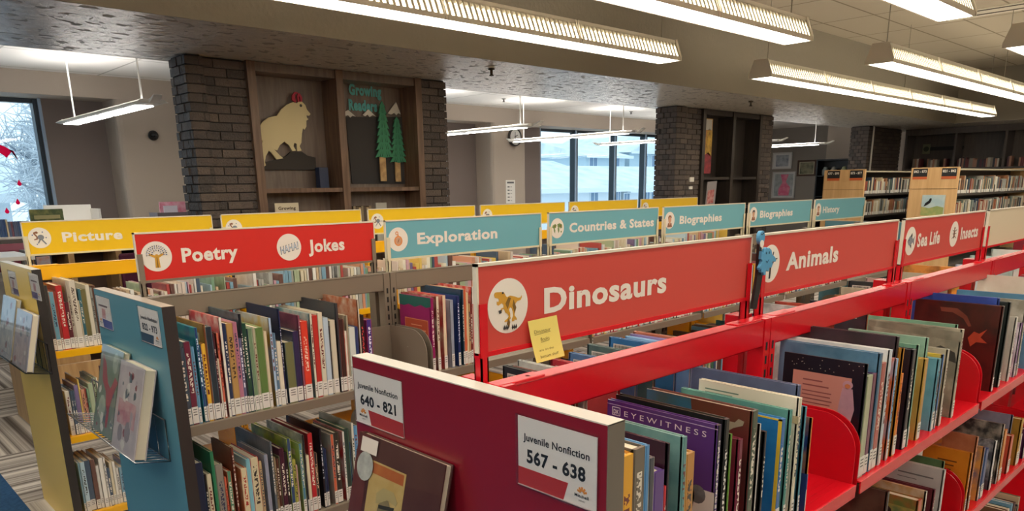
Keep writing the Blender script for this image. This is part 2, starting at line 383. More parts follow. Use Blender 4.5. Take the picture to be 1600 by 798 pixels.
def pine(cx, zt, zb, hw, tr, label, y):
    t = thing('tree_cutout', label, 'wall art', (cx, y, tr[1]))
    n = 8; L = []; Rr = []
    for i in range(n):
        f = (i+1)/n; z = zt+(zb-zt)*f; ww = hw*(.25+.75*f)
        L += [(cx-ww, z+.012), (cx-ww*.62, z+.02)]; Rr += [(cx+ww, z+.012), (cx+ww*.62, z+.02)]
    MB().plate([(cx, zt)]+Rr+[(cx, zb+.01)]+L[::-1], front(0, y, 0), 0, .012).obj('foliage', mat('tree_green', '3f8a68', .7), t)
    s_ = MB()
    for i in range(1, n):
        z = zt+(zb-zt)*(i+.2)/n; ww = hw*.7*(i/n)
        for q in (-1, 1):
            for k in (.25, .6): s_.plate([(cx+q*ww*k, z+.02), (cx+q*ww*(k+.28), z-.028), (cx+q*ww*(k+.16), z-.03)], front(0, y, 0), .0121, .0128)
    s_.obj('needle_slits', mat('tree_dark', '24503f', .8), t)
    MB().rect(tr[0]-tr[2], tr[1], tr[0]+tr[2], zb+.015, front(0, y, 0), -.001, .010).obj('trunk', mat('trunk_tan', 'c9a878', .7, var='8f6d48', scale=14), t)
(a1, b1, c1, d1, e1), (a2, b2, c2, d2, e2) = ((4.253, 2.318, 1.803, 0.10349999999999993, (4.227, 1.6, 0.03399999999999981)), (4.42, 2.189, 1.76, 0.10050000000000026, (4.407, 1.595, 0.030999999999999694)))
pine(a1, b1, c1, d1, e1, 'taller green pine tree cutout with tan trunk', 6.19)
pine(a2, b2, c2, d2, e2, 'shorter green pine tree cutout with tan trunk', 6.205)
# little things on the bookcase shelves
def small_box(x0, x1, y0, y1, z0, z1, hexc, name, label, cat, extra=None):
    o = MB().box(x0, x1, y0, y1, z0, z1).obj(name, mat('c_'+hexc, hexc, .5), bevel=.002); tag(o, label, cat); return o
small_box(3.5, 3.59, 6.1, 6.17, 1.545, 1.72, '22304f', 'book', 'small dark blue book standing on shelf under goat cutout', 'book')
t = thing('sign_card', 'cream Growing Readers sign card on lower shelf of brown bookcase', 'sign', (3.17, 6.1, 1.26))
MB().rect(3.05, 1.18, 3.27, 1.425, front(0, 6.1, 0), 0, .008).obj('card', mat('card_cream', 'd6ccb4', .7), t)
text_mb('Growing', front(0, 6.1, 0), 3.08, 1.37, .16, .028, .001, .008).obj('word', mat('ink_brown', '5a4a3a', .8), t)
text_mb('Readers', front(0, 6.1, 0), 3.08, 1.32, .16, .028, .001, .008).obj('word', mat('ink_brown', '5a4a3a', .8), t)
MB().box(3.05, 3.27, 6.1, 6.16, .98, 1.18).obj('stand', mat('ink_brown', '5a4a3a', .8), t)
small_box(3.29, 3.36, 6.08, 6.09, .98, 1.33, 'b7b4a4', 'card', 'small pale card beside the cream Growing Readers sign', 'card')
for k in range(7):
    o = MB().box(3.79+k*.028, 3.79+k*.028+.024, 6.05, 6.2, .98, 1.38-.006*(k % 3)).obj('book', mat('nb%d' % (k % 3), ('8a7a60', '5a4a3c', 'b09a78')[k % 3], .5))
    tag(o, '%s narrow dull book on bookcase shelf under tree cutouts' % ('first second third fourth fifth sixth seventh'.split()[k]), 'book', 'narrow books under the tree cutouts')
small_box(4.04, 4.16, 6.06, 6.075, .98, 1.405, 'b4b2a8', 'card', 'grey display card leaning below the taller tree cutout', 'card')
small_box(4.22, 4.48, 6.0, 6.16, .98, 1.34, '4a4238', 'box', 'dark low box at right end of bookcase lower shelf', 'box')
# middle bookcase items
t = thing('poster_strip', 'tall narrow collage poster in the black middle bookcase', 'poster', (9.55, 6.03, 1.66))
fr = front(9.45, 6.03, 0)
MB().rect(0, 1.67, .2, 2.4, fr, 0, .004).obj('paper', mat('poster_mix', 'c8a050', .6, var='8a3a34', scale=9), t)
MB().plate([(0.0, 1.67), (.2, 1.67), (.2, 1.9), (.12, 1.96), (0, 1.9)], fr, .004, .006).obj('red_figure', mat('poster_red', '9a3038', .6, var='5a2430', scale=14), t)
MB().plate([(.05, 1.95), (.19, 1.9), (.2, 2.2), (.12, 2.28), (.06, 2.2)], fr, .004, .006).obj('yellow_figure', mat('poster_yel', 'c9a03c', .6, var='7a5c2c', scale=16), t)
MB().rect(.02, 2.25, .18, 2.39, fr, .004, .006).obj('pale_figure', mat('poster_pale', 'b8b4ac', .6), t)
t = thing('picture', 'small tilted red and grey picture under the collage poster', 'picture', (9.7, 6.06, 1.2))
fr = (Vector((9.60, 6.06, 1.2)), Vector((.99, 0, .06)), Vector((.1, 0, .99)), -AY)
MB().rect(0, 0, .25, .36, fr, 0, .006).obj('card', mat('pic_grey', '8f8a8c', .6), t)
MB().rect(.03, .05, .2, .24, fr, .006, .008).obj('print', mat('pic_red', 'a8484c', .6, var='c9a8a0', scale=20), t)
t = thing('thermostat', 'white thermostat and switch on middle brick column', 'thermostat', (9.2, 6.02, 1.5))
MB().rect(9.12, 1.56, 9.22, 1.62, front(0, 6.028, 0), 0, .02).obj('dial', white, t); MB().rect(9.12, 1.46, 9.2, 1.5, front(0, 6.028, 0), 0, .015).obj('switch', white, t)

# ------------------------------------------------------------------ dark bookcases on the far side, under the cross beam
t = thing('bookcase', 'long dark wooden bookcase wall under the far cross beam', 'bookcase', (16.9, 2, 0))
MB().box(17.2, 17.3, -3.9, 6.0, 0, ZS-.002).obj('back_panel', wdk, t)
for y in (-3.9, -2.2, -.5, .9, 2.2, 3.4, 4.2, 5.05, 5.96): MB().box(16.75, 17.2, y, y+.04, 0, ZS-.002).obj('divider', wdk, t)
for z in (.1, .6, 1.18, 1.76): MB().box(16.77, 17.2, -3.86, 5.96, z-.03, z).obj('shelf', wdk, t)
MB().box(16.74, 16.8, -3.9, 6.0, ZS-.12, ZS-.002).obj('top_rail', wdk, t)
t = thing('wall_sign', 'small square emblem sign with dark strip high on the far bookcase', 'sign', (17.15, 5.6, 2.05))
fr = side(17.15, 5.78, 0)
MB().rect(0, 2.05, .14, 2.24, fr, 0, .02).obj('emblem_plate', mat('sage', '7a7c64', .6), t)
MB().disc(.07, 2.145, .05, fr, .02, .024).obj('emblem', mat('sage_dk', '3c4034', .6), t)
MB().rect(.14, 2.11, .75, 2.18, fr, 0, .012).obj('strip', mat('strip_dk', '2a2a2c', .6), t)

# ------------------------------------------------------------------ pictures on the end wall
def picture(y0, y1, z0, z1, fhex, mathex, parts, label, fw_=.03):
    t = thing('framed_picture', label, 'picture', (19, (y0+y1)/2, z0)); W = y0-y1; fr = side(18.998, y0, z0); H_ = z1-z0
    f = MB(); F = mat('fr_'+fhex, fhex, .4)
    for q in ((0, 0, W, fw_), (0, H_-fw_, W, H_), (0, fw_, fw_, H_-fw_), (W-fw_, fw_, W, H_-fw_)): f.rect(*q, fr, 0, .03)
    f.obj('frame', F, t)
    MB().rect(fw_, fw_, W-fw_, H_-fw_, fr, 0, .012).obj('mount', mat('mt_'+mathex, mathex, .6), t)
    for nm, poly, hx, vr in parts: MB().plate([(a*W, c*H_) for a, c in poly], fr, .012, .015 if nm == 'print' else .018).obj(nm, mat('art_'+hx, hx, .6, var=vr, scale=9), t)
sq = [(.18, .16), (.82, .16), (.82, .84), (.18, .84)]
picture(10.02, 9.49, 1.87, 2.28, 'c8c8c6', 'd6d8da', [('print', sq, 'b0b8c4', '7a8496')], 'white framed blue grey print, upper of two beside middle column')
picture(9.99, 9.36, 1.14, 1.8, 'c4c4c2', 'd0d4d6', [('print', [(.1, .08), (.9, .08), (.9, .92), (.1, .92)], 'b4bcc0', '8f9aa0'), ('figure', [(.3, .1), (.75, .1), (.8, .4), (.6, .62), (.7, .9), (.35, .9), (.45, .6), (.3, .35)], 'd8688c', 'e49ab0')], 'white framed poster with a pink figure, lower of two')
picture(9.33, 8.84, 1.68, 2.07, '4a3428', 'c9c0a4', [('print', [(.14, .14), (.86, .14), (.86, .86), (.14, .86)], '8c8a70', '4c5040')], 'dark wood framed landscape print on grey end wall', .045)
t = thing('shelf_unit', 'black open shelf unit on the end wall beside far column', 'shelf', (18.6, 7.95, 0))
MB().box(18.5, 18.54, 7.5, 8.45, 0, 2.05).obj('back_panel', black, t) ; MB().box(18.15, 18.5, 7.5, 8.45, 2.02, 2.05).obj('top', black, t)
MB().box(18.15, 18.5, 8.42, 8.45, 0, 2.02).obj('side_panel', black, t); MB().box(18.15, 18.5, 7.5, 7.53, 0, 2.02).obj('side_panel', black, t)
for z in (.7, 1.2, 1.68): MB().box(18.17, 18.5, 7.53, 8.42, z-.02, z).obj('shelf', black, t)
for y, hx, nm, lb in ((8.3, '8f9a98', 'jar', 'blue grey lidded jar, left of three on black shelf unit'), (8.1, 'a8a89c', 'jar', 'pale lidded jar, middle of three on black shelf unit'), (7.85, '98a07c', 'vase', 'green tinged vase, right of three on black shelf unit')):
    MBv = MB().lathe([(.001, 0), (.06, 0), (.075, .05), (.07, .13), (.045, .16), (.05, .18), (.02, .2), (.001, .2)], (18.32, y, 1.68)); tag(MBv.obj(nm, mat('jar_'+hx, hx, .4)), lb, nm)

# ------------------------------------------------------------------ things on the window wall
t = thing('wall_clock', 'round white wall clock with dark rim behind hanging light', 'clock', (9.82, YW, 2.24))
prof = [(.001, 0), (.15, 0), (.15, .05), (.135, .055), (.13, .04), (.001, .04)]
MB().lathe([(.001, 0), (.155, 0), (.155, .045), (.135, .05), (.135, .03), (.001, .03)], (9.82, YW, 2.39), 32, axis='y', smooth=False).obj('rim', mat('rim_dk', '3a3634', .4), t)
fr = front(9.82, YW-.031, 2.39)
MB().disc(0, 0, .134, fr, 0, .002, n=32).obj('face', mat('clock_face', 'dcdad4', .5), t)
MB().plate([(-.006, -.02), (.006, -.02), (.004, .09), (-.004, .09)], fr, .003, .005).obj('minute_hand', black, t)
MB().plate([(-.02, -.008), (.06, .03), (.055, .04), (-.02, .008)], fr, .005, .007).obj('hour_hand', black, t)
t = thing('notice', 'white notice sheet taped to the window wall below clock', 'notice', (9.72, YW, 1.25))
fr = front(9.6, YW-.001, 1.24)
MB().rect(0, 0, .23, .41, fr, 0, .002).obj('sheet', white, t)
b = MB(); b.rect(.03, .35, .2, .38, fr, .002, .003)
for k in range(5): b.rect(.04, .28-.06*k, .09, .3-.06*k, fr, .002, .003); b.rect(.11, .285-.06*k, .15, .292-.06*k, fr, .002, .003)
b.obj('print', mat('ink_grey', '6a6a6a', .8), t)
t = thing('security_camera', 'black dome security camera on the wall beside nearest column', 'camera', (3.57, YW, 2.2))
MB().lathe([(.001, 0), (.06, 0), (.06, .02), (.001, .02)], (3.57, YW, 2.215), 20, axis='y').obj('base', black, t)
MB().blob((3.57, YW-.03, 2.21), .05, .05, .05).obj('dome', mat('dome', '0c0c0e', .15), t)
for x, y in ((4.69, 5.14), (9.06, 5.13)):
    t = thing('sprinkler', 'small sprinkler head under the beam %s' % ('near the tree bookcase' if x < 6 else 'near the black middle bookcase'), 'sprinkler', (x, y, ZS-.06))
    MB().lathe([(.001, .06), (.03, .06), (.03, .05), (.012, .045), (.012, .01), (.02, .008), (.02, 0), (.001, 0)], (x, y, ZS-.06), 12).obj('head', mat('brass_dk', '4a4238', .4, metal=.6), t)
for x, y in ((8.58, 9.13), (11.99, 9.26)):
    o = MB().lathe([(.001, .05), (.035, .05), (.035, .04), (.012, .035), (.02, 0), (.001, 0)], (x, y, ZO-.05), 12).obj('sprinkler', mat('steel_dk', '7a7874', .4, metal=.6))
    tag(o, 'sprinkler head on white ceiling %s' % ('above the wall clock' if x < 10 else 'above the right hand window'), 'sprinkler')
# pink paper decorations hanging in the first window
pink = paper_thin('hot_pink', 'ff1478')
t = thing('umbrella_decoration', 'hot pink paper umbrella stuck on the left window', 'decoration', (2.0, YW+.49, 2.0))
fr = front(0, YW+.478, 0); c0 = 1.9; z0 = 1.9
arc = [(c0+.27*cos(a), z0+.21*sin(a)) for a in [R(8+k*12) for k in range(14)]]
inn = [(c0+.26*cos(R(172-k*8))*.98, z0+.045+.075*abs(sin(R(k*24)))) for k in range(21)]
MB().plate(arc+[(c0-.26, z0+.02)]+inn[1:-1]+[(c0+.265, z0+.02)], fr, 0, .004).obj('canopy', pink, t)
MB().rect(c0-.006, z0-.3, c0+.006, z0+.1, fr, .0, .003).obj('handle', white, t)
for (x, z), l in zip(((2.14, 1.655), (2.09, 1.44), (1.965, 1.34)), ('topmost', 'middle', 'lowest')):
    o = MB().plate([(x+.022*cos(a), z-.005+.022*sin(a)) for a in [R(-200+k*22) for k in range(11)]]+[(x, z+.045)], fr, 0, .004).obj('raindrop_decoration', pink)
    tag(o, l+' of three pink paper raindrops on the left window', 'decoration')

# ------------------------------------------------------------------ lights
lens = mat('lamp_lens', 'fff8ea', .4, emit=LAMP); lens2 = mat('pendant_lens', 'fdfaf6', .4, emit=PENDANT); uplens = mat('pendant_uplens', 'fdf8f2', .4, emit=UPLIGHT)
enam = mat('lamp_enamel', 'd8d2c4', .4); wire = mat('cable_grey', '8c8578', .5); fin = mat('lamp_fin', 'e0dac8', .4)
def fixture(x0, x1, y, label):
    z = 2.5
    t = thing('pendant_light', label, 'ceiling light', ((x0+x1)/2, y, z), 'fluorescent fixtures in rows over the stacks')
    MB().prism([(y-.1, z+.012), (y-.085, z), (y+.085, z), (y+.1, z+.012)], 'x', x0+.01, x1-.01).obj('lens', lens, t)
    b = MB()
    for sg in (-1, 1): b.box(x0, x1, min(y+sg*.1, y+sg*.112), max(y+sg*.1, y+sg*.112), z+.002, z+.03)
    b.prism([(y-.062, z+.135), (y+.062, z+.135), (y+.062, z+.16), (y-.062, z+.16)], 'x', x0, x1)
    n = int((x1-x0)/1.22)
    for k in range(1, n+1):
        xx = x0+k*(x1-x0)/(n+1)
        for sg in (-1, 1):
            for d in (-.012, .012): b.prism([(y+sg*.118, z+.0), (y+sg*.118, z+.03), (y+sg*.068, z+.16), (y+sg*.06, z+.16), (y+sg*.106, z+.0)], 'x', xx+d-.004, xx+d+.004)
    b.obj('housing', enam, t)
    for sg in (-1, 1):
        b = MB(); step = .045; x = x0+.02
        while x < x1-.02:
            b.prism([(y+sg*.108, z+.03), (y+sg*.098, z+.03), (y+sg*.052, z+.135), (y+sg*.062, z+.135)], 'x', x, x+.02); x += step
        b.box(x0, x1, min(y+sg*.058, y+sg*.062), max(y+sg*.058, y+sg*.062), z+.11, z+.138)
        b.obj('louver', fin, t)
    MB().tube([(x0+.03, y, z+.075), (x1-.03, y, z+.075)], .016, 8).obj('tube', mat('lamp_tube', 'fff4dd', .4, emit=1.7), t)
    for xx in (x0, x1):
        MB().prism([(y-.118, z), (y+.118, z), (y+.118, z+.035), (y+.07, z+.165), (y-.07, z+.165), (y-.118, z+.035)], 'x', xx-.006, xx+.006).obj('end_cap', enam, t)
    for xx in (x0+.12, x0+(x1-x0)*.5, x1-.12): MB().tube([(xx, y, z+.16), (xx, y, ZC)], .004, 5).obj('cable', wire, t)
for y, nm in ((3.9, 'row nearest the beam'), (2.8, 'second row from the beam'), (1.77, 'third row from the beam'), (.6, None), (-.6, None), (-1.8, None)):
    fixture(-1.75, 5.54, y, 'long louvered fluorescent light, nearer one in '+nm if nm else 'long louvered fluorescent light over the near stacks')
    fixture(-9.9, -2.9, y, 'unseen fluorescent light added behind the camera to brighten the panel faces')  # set added out of view to brighten surfaces facing back along the room
    fixture(7.03, 14.3, y, 'long louvered fluorescent light, farther one in '+nm if nm else 'long louvered fluorescent light over the far stacks')
def pendant(x, label, y0=6.9, y1=9.45, z=2.25):
    t = thing('pendant_light', label, 'ceiling light', (x, (y0+y1)/2, z), 'slim white pendant lights by the windows')
    hw = .13
    MB().prism([(x-hw, z+.012), (x-hw*.6, z), (x+hw*.6, z), (x+hw, z+.012), (x+hw*.7, z+.035), (x-hw*.7, z+.035)], 'y', y0, y1).obj('housing', white, t, bevel=.003)
    ym = (y0+y1)/2
    for a, c in ((y0+.2, ym-.05), (ym+.05, y1-.08)): MB().box(x-hw*.55, x+hw*.55, a, c, z-.006, z+.001).obj('lens', lens2, t)
    MB().box(x-hw*.5, x+hw*.5, y0+.15, y1-.1, z+.0352, z+.038).obj('up_lens', uplens, t)
    for yy, sg in ((y0, -1), (y1, 1)): MB().prism([(yy, z), (yy, z+.035), (yy+sg*.06, z+.04), (yy+sg*.13, z+.062), (yy+sg*.13, z+.052), (yy+sg*.06, z+.018)], 'x', x-.035, x+.035).obj('end_bracket', white, t)
    for yy in (y0+.25, y1-.25): MB().tube([(x, yy, z+.03), (x, yy, ZO)], .009, 6).obj('rod', white, t)
pendant(2.45, 'slim white hanging light left of the nearest brick column')
pendant(7.0, 'slim white hanging light just right of the nearest brick column')
pendant(9.08, 'slim white hanging light crossing in front of the wall clock')
pendant(11.3, 'slim white hanging light just left of the middle column')
pendant(13.3, 'slim white hanging light with only its tip right of middle column')
pendant(15.2, 'slim white hanging light above the framed pictures')
t = thing('air_vent', 'long slotted air vent in the tiled ceiling', 'vent', (10.5, 3.05, ZC-.01))
MB().box(10.3, 10.75, 2.5, 3.5, ZC-.012, ZC).obj('frame', enam, t)
for x in (10.38, 10.62): MB().box(x-.025, x+.025, 2.54, 3.46, ZC-.014, ZC-.011).obj('slot', mat('slot_dk', '3a342c', .8), t)

# ------------------------------------------------------------------ outside the windows
snow = mat('snow', 'eef3f8', .9); siding = mat('white_siding', 'dfe6ec', .8); blues = mat('blue_siding', 'b9cdd8', .8); paneb = mat('far_pane', '6f8aa6', .3); roofm = mat('snowy_roof', 'e6eef4', .9, var='c8d6e0', scale=1.2)
struct(MB().box(-40, 90, 11.2, 90, -.6, -.4).obj('ground', snow))
def house(x0, x1, y0, y1, ze, zr, m, wins, label, gable=False):
    t = thing('house', label, 'house', ((x0+x1)/2, (y0+y1)/2, -.4))
    MB().box(x0, x1, y0, y1, -.4, ze).obj('wall', m, t)
    ym = (y0+y1)/2; xm = (x0+x1)/2
    if gable: MB().prism([(x0-.4, ze-.1), (x1+.4, ze-.1), (xm, zr)], 'y', y0-.4, y1+.4).obj('roof', roofm, t)
    else: MB().prism([(y0-.5, ze-.05), (y1+.5, ze-.05), (ym, zr)], 'x', x0-.4, x1+.4).obj('roof', roofm, t)
    MB().box(x0-.4, x1+.4, y0-.52, y0-.45, ze-.2, ze).obj('fascia', siding, t)
    for wx0, wx1, wz0, wz1 in wins:
        f = MB().box(wx0-.06, wx1+.06, y0-.04, y0-.001, wz0-.06, wz1+.06).obj('window', siding, t)
        b = MB(); xm_ = (wx0+wx1)/2; b.box(wx0, xm_-.03, y0-.05, y0-.04, wz0, wz1); b.box(xm_+.03, wx1, y0-.05, y0-.04, wz0, wz1); b.obj('pane', paneb, f)
house(17, 30.4, 24, 34, 1.42, 2.85, siding, [(26.7, 27.1, .5, 1.05), (28.1, 28.6, .6, 1.2), (30.0, 30.3, .5, 1.2)], 'low white house with broad snowy roof outside right hand window')
house(31.6, 40.4, 24.5, 33, 1.35, 2.6, siding, [(31.3, 31.7, .4, 1.1), (33.0, 33.4, .6, 1.2), (33.6, 34.0, .6, 1.2)], 'white garage like house beside the low snowy house')
house(41.6, 46.0, 36, 44, 3.6, 4.6, blues, [(42.0, 42.8, 2.8, 3.5), (44.6, 45.3, 2.8, 3.6)], 'pale blue two storey house behind the snowy roofs')
house(47.2, 53, 36.5, 45, 4.0, 5.3, blues, [(48.6, 49.4, 2.9, 3.7), (50.0, 50.8, 2.9, 3.7)], 'pale gabled house farthest right outside the window', True)
house(-6, 3.95, 21, 28, 1.55, 3.4, siding, [(.5, 1.4, .4, 1.2)], 'white sided house with porch outside the left window')
for x in (4.5, 5.0, 5.5):
    o = MB().box(x-.06, x+.06, 20.3, 20.42, -.4, 1.5).obj('porch_post', blues); tag(o, '%s porch post outside the left window' % {4.5: 'left', 5.0: 'middle', 5.5: 'right'}[x], 'post')
def frost_tree(x, y, h, cr, n, seed, label):
    rr = random.Random(seed); t = thing('frosted_tree', label, 'tree', (x, y, -.4))
    b = MB(); tw = MB()
    b.tube([(x, y, -.4), (x+.1, y, h*.25), (x, y+.1, h*.5)], .16, 7, r2=.09)
    tips = []
    for k in range(26):
        a = rr.uniform(0, 2*pi); e = rr.uniform(.2, 1.2); L = cr*rr.uniform(.6, 1.05); p0 = Vector((x, y, h*rr.uniform(.15, .5)))
        d = Vector((cos(a)*cos(e), sin(a)*cos(e), sin(e))); p1 = p0+d*L*.5+Vector((0, 0, .1)); p2 = p0+d*L+Vector((0, 0, .2))
        b.tube([p0, p1, p2], .05, 5, r2=.015); tips += [(p0, p1), (p1, p2)]
    for k in range(n):
        p, q = rr.choice(tips); s0 = p.lerp(q, rr.random())
        d = Vector((rr.gauss(0, 1), rr.gauss(0, 1), rr.gauss(.3, 1))).normalized()*rr.uniform(.25, .8)
        tw.tube([s0, s0+d*.5+Vector((0, 0, .03)), s0+d], .012, 3, r2=.005)
    b.obj('trunk', mat('bark', 'a8b2c0', .9), t); tw.obj('twigs', mat('frost', 'e6edf5', .9), t)
frost_tree(4.4, 16.8, 4.2, 2.0, 5200, 3, 'frost covered bare tree close outside the left window')
frost_tree(.2, 17.2, 4.2, 2.0, 3200, 4, 'second frosted bare tree outside the left window, partly cut off')
frost_tree(32, 40, 5.0, 4.0, 4200, 5, 'frosted tree behind the low snowy house roof')
frost_tree(36.5, 48, 5.6, 4.2, 3000, 6, 'frosted tree left of the pale blue house')
frost_tree(51, 33, 4.2, 2.6, 900, 8, 'frosted tree before the pale gabled house')
# ------------------------------------------------------------------ the three double-faced shelving units
BAY = .914; GAPS = .024
ROWS = {  # y of centre line, x of first bay boundary, x of end panel face, bays, half depth
 'red': (.914, .764, .744, 5, .305), 'teal': (2.475, .744, .719, 6, .305), 'yellow': (4.005, .754, .727, 6, .305)}
PH = 1.221; LEV = (.86, .465, .085)
redm = mat('red_enamel', 'd0101e', .26, coat=.12); grym = mat('grey_enamel', '7c7060', .38); yelm = mat('yellow_enamel', 'eeb010', .3, coat=.2)
slot = mat('slot_black', '14100e', .8)
def unit(key, shelf_m, panel_m, edge_m, top_m, label, flr=0):
    y, x0, xp, nb, hd = ROWS[key]; x1 = x0+nb*BAY
    t = thing('shelving_unit', label, 'shelving', (x0+nb*BAY/2, y, 0))
    for k, (xa, xb) in enumerate(((xp, xp+.034), (x1+.01, x1+.044))):
        p = MB().box(xa, xb, y-hd-.008, y+hd+.008, 0, PH).obj('end_panel', panel_m, t)
        q = .0015
        MB().box(xa-q if k else xa, xb+q, y-hd-.0095, y-hd-.008, 0, PH+q).obj('edge_band', edge_m, p); MB().box(xa-q if k else xa, xb+q, y+hd+.008, y+hd+.0095, 0, PH+q).obj('edge_band', edge_m, p)
        MB().box(xa, xb, y-hd-.0095, y+hd+.0095, PH, PH+.002).obj('edge_band', top_m, p)
    # uprights with slots
    for k in range(nb+1):
        x = x0+k*BAY
        xs = x+.032 if k == 0 else (x-.02 if k == nb else x)
        b = MB()
        for sg in (-1, 1):
            b.box(xs-.028, xs-.002, min(y+sg*.012, y+sg*.054), max(y+sg*.012, y+sg*.054), 0, PH-.004, 0); b.box(xs+.002, xs+.028, min(y+sg*.012, y+sg*.054), max(y+sg*.012, y+sg*.054), 0, PH-.004, 0)
        z = .12
        while z < PH-.05:
            for dx in (-.015, .015): b.box(xs+dx-.0035, xs+dx+.0035, y-.0548, y-.0535, z, z+.02, 1)
            z += .034
        b.obj('upright', [shelf_m, slot], t)
    proto = {}
    def inst(nm, mb_fn, x):
        if nm not in proto: proto[nm] = mb_fn().obj(nm.split('|')[0], shelf_m, t, bevel=.002); o = proto[nm]
        else: o = proto[nm].copy(); COL.objects.link(o); o.parent = t
        o.location.x = x-x0
    for k in range(nb):
        x = x0+k*BAY
        def rail():
            b = MB(); a, c = x0+.03, x0+BAY-.03
            b.box(a, c, y-.052, y-.048, PH-.071, PH-.006); b.box(a, c, y-.052, y-.012, PH-.01, PH-.006); b.box(a, c, y-.052, y-.03, PH-.071, PH-.067)
            b.lathe([(.001, .003), (.006, .003), (.008, 0), (.001, 0)], (a+.08, y-.032, PH-.006), 10)
            b.lathe([(.001, .003), (.006, .003), (.008, 0), (.001, 0)], (c-.08, y-.032, PH-.006), 10)
            b.box(a, a+.11, y-.045, y-.014, PH-.0062, PH-.003); b.box(c-.11, c, y-.045, y-.014, PH-.0062, PH-.003)
            return b
        inst('top_rail', rail, x)
        for sg in (-1, 1):
            for z in LEV:
                def sh():
                    b = MB(); a, c = x0+.014, x0+BAY-.014
                    ya, yb = sorted((y+sg*.056, y+sg*(hd-.012)))
                    b.box(a, c, ya, yb, z-.004, z); f = sorted((y+sg*(hd-.012), y+sg*(hd-.009)))
                    b.box(a, c, *f, z-.03, z)
                    if z > .8 and sg < 0:
                        for q in range(14): b.box(a+.3, c-.02, y+sg*(.07+q*.015)-.002, y+sg*(.07+q*.015)+.002, z, z+.0006)
                    return b
                inst('shelf|%d%.2f' % (sg, z), sh, x)
                for e in (0, 1):
                    def br():
                        a = x0+.012 if e == 0 else x0+BAY-.0145
                        H_ = .158; D = hd-.018; r = .085
                        pts = [(.056, z-.028), (D, z-.028), (D, z+H_-r)]+[(D-r+r*cos(R(v)), z+H_-r+r*sin(R(v))) for v in range(10, 91, 10)]+[(.056, z+H_)]
                        pts = [(y+sg*p[0], p[1]) for p in pts]
                        b = MB().prism(pts, 'x', a, a+.0025)
                        if key == 'teal' and e:
                            yf = sorted((y+sg*.057, y+sg*.06)); b.box(a-.11, a, *yf, z, z+H_)
                            for zz in (.04, .11): b.box(a-.075, a-.071, y+sg*.0605-.0005, y+sg*.0605+.0005, z+zz-.012, z+zz+.012)
                        b.lathe([(.001, .003), (.004, .002), (.006, 0), (.001, 0)], (a+.001, y+sg*.17, z+.085), 8)
                        return b
                    inst('shelf_bracket|%d%d%.2f' % (sg, e, z), br, x)
    return t
panel_red = mat('red_laminate', '7d1020', .32, coat=.1); panel_teal = mat('teal_laminate', '4f7f8c', .35); panel_yel = mat('yellow_laminate', 'dcba58', .3)
edge_gr = mat('grey_edge', '6e665a', .4); edge_dk = mat('dark_edge', '302b28', .45); edge_lt = mat('pale_edge', 'c9c3b6', .35)
unit('red', redm, panel_red, edge_gr, edge_lt, 'red double sided shelving with dark red end panel, under Dinosaurs sign')
unit('teal', grym, panel_teal, edge_dk, mat('taupe_edge', '9c8f80', .4), 'grey double sided shelving with teal end panel, under Poetry sign')  # top band is paler than the side bands
unit('yellow', yelm, panel_yel, edge_dk, edge_lt, 'yellow double sided shelving with tan yellow end panel, under Picture sign')

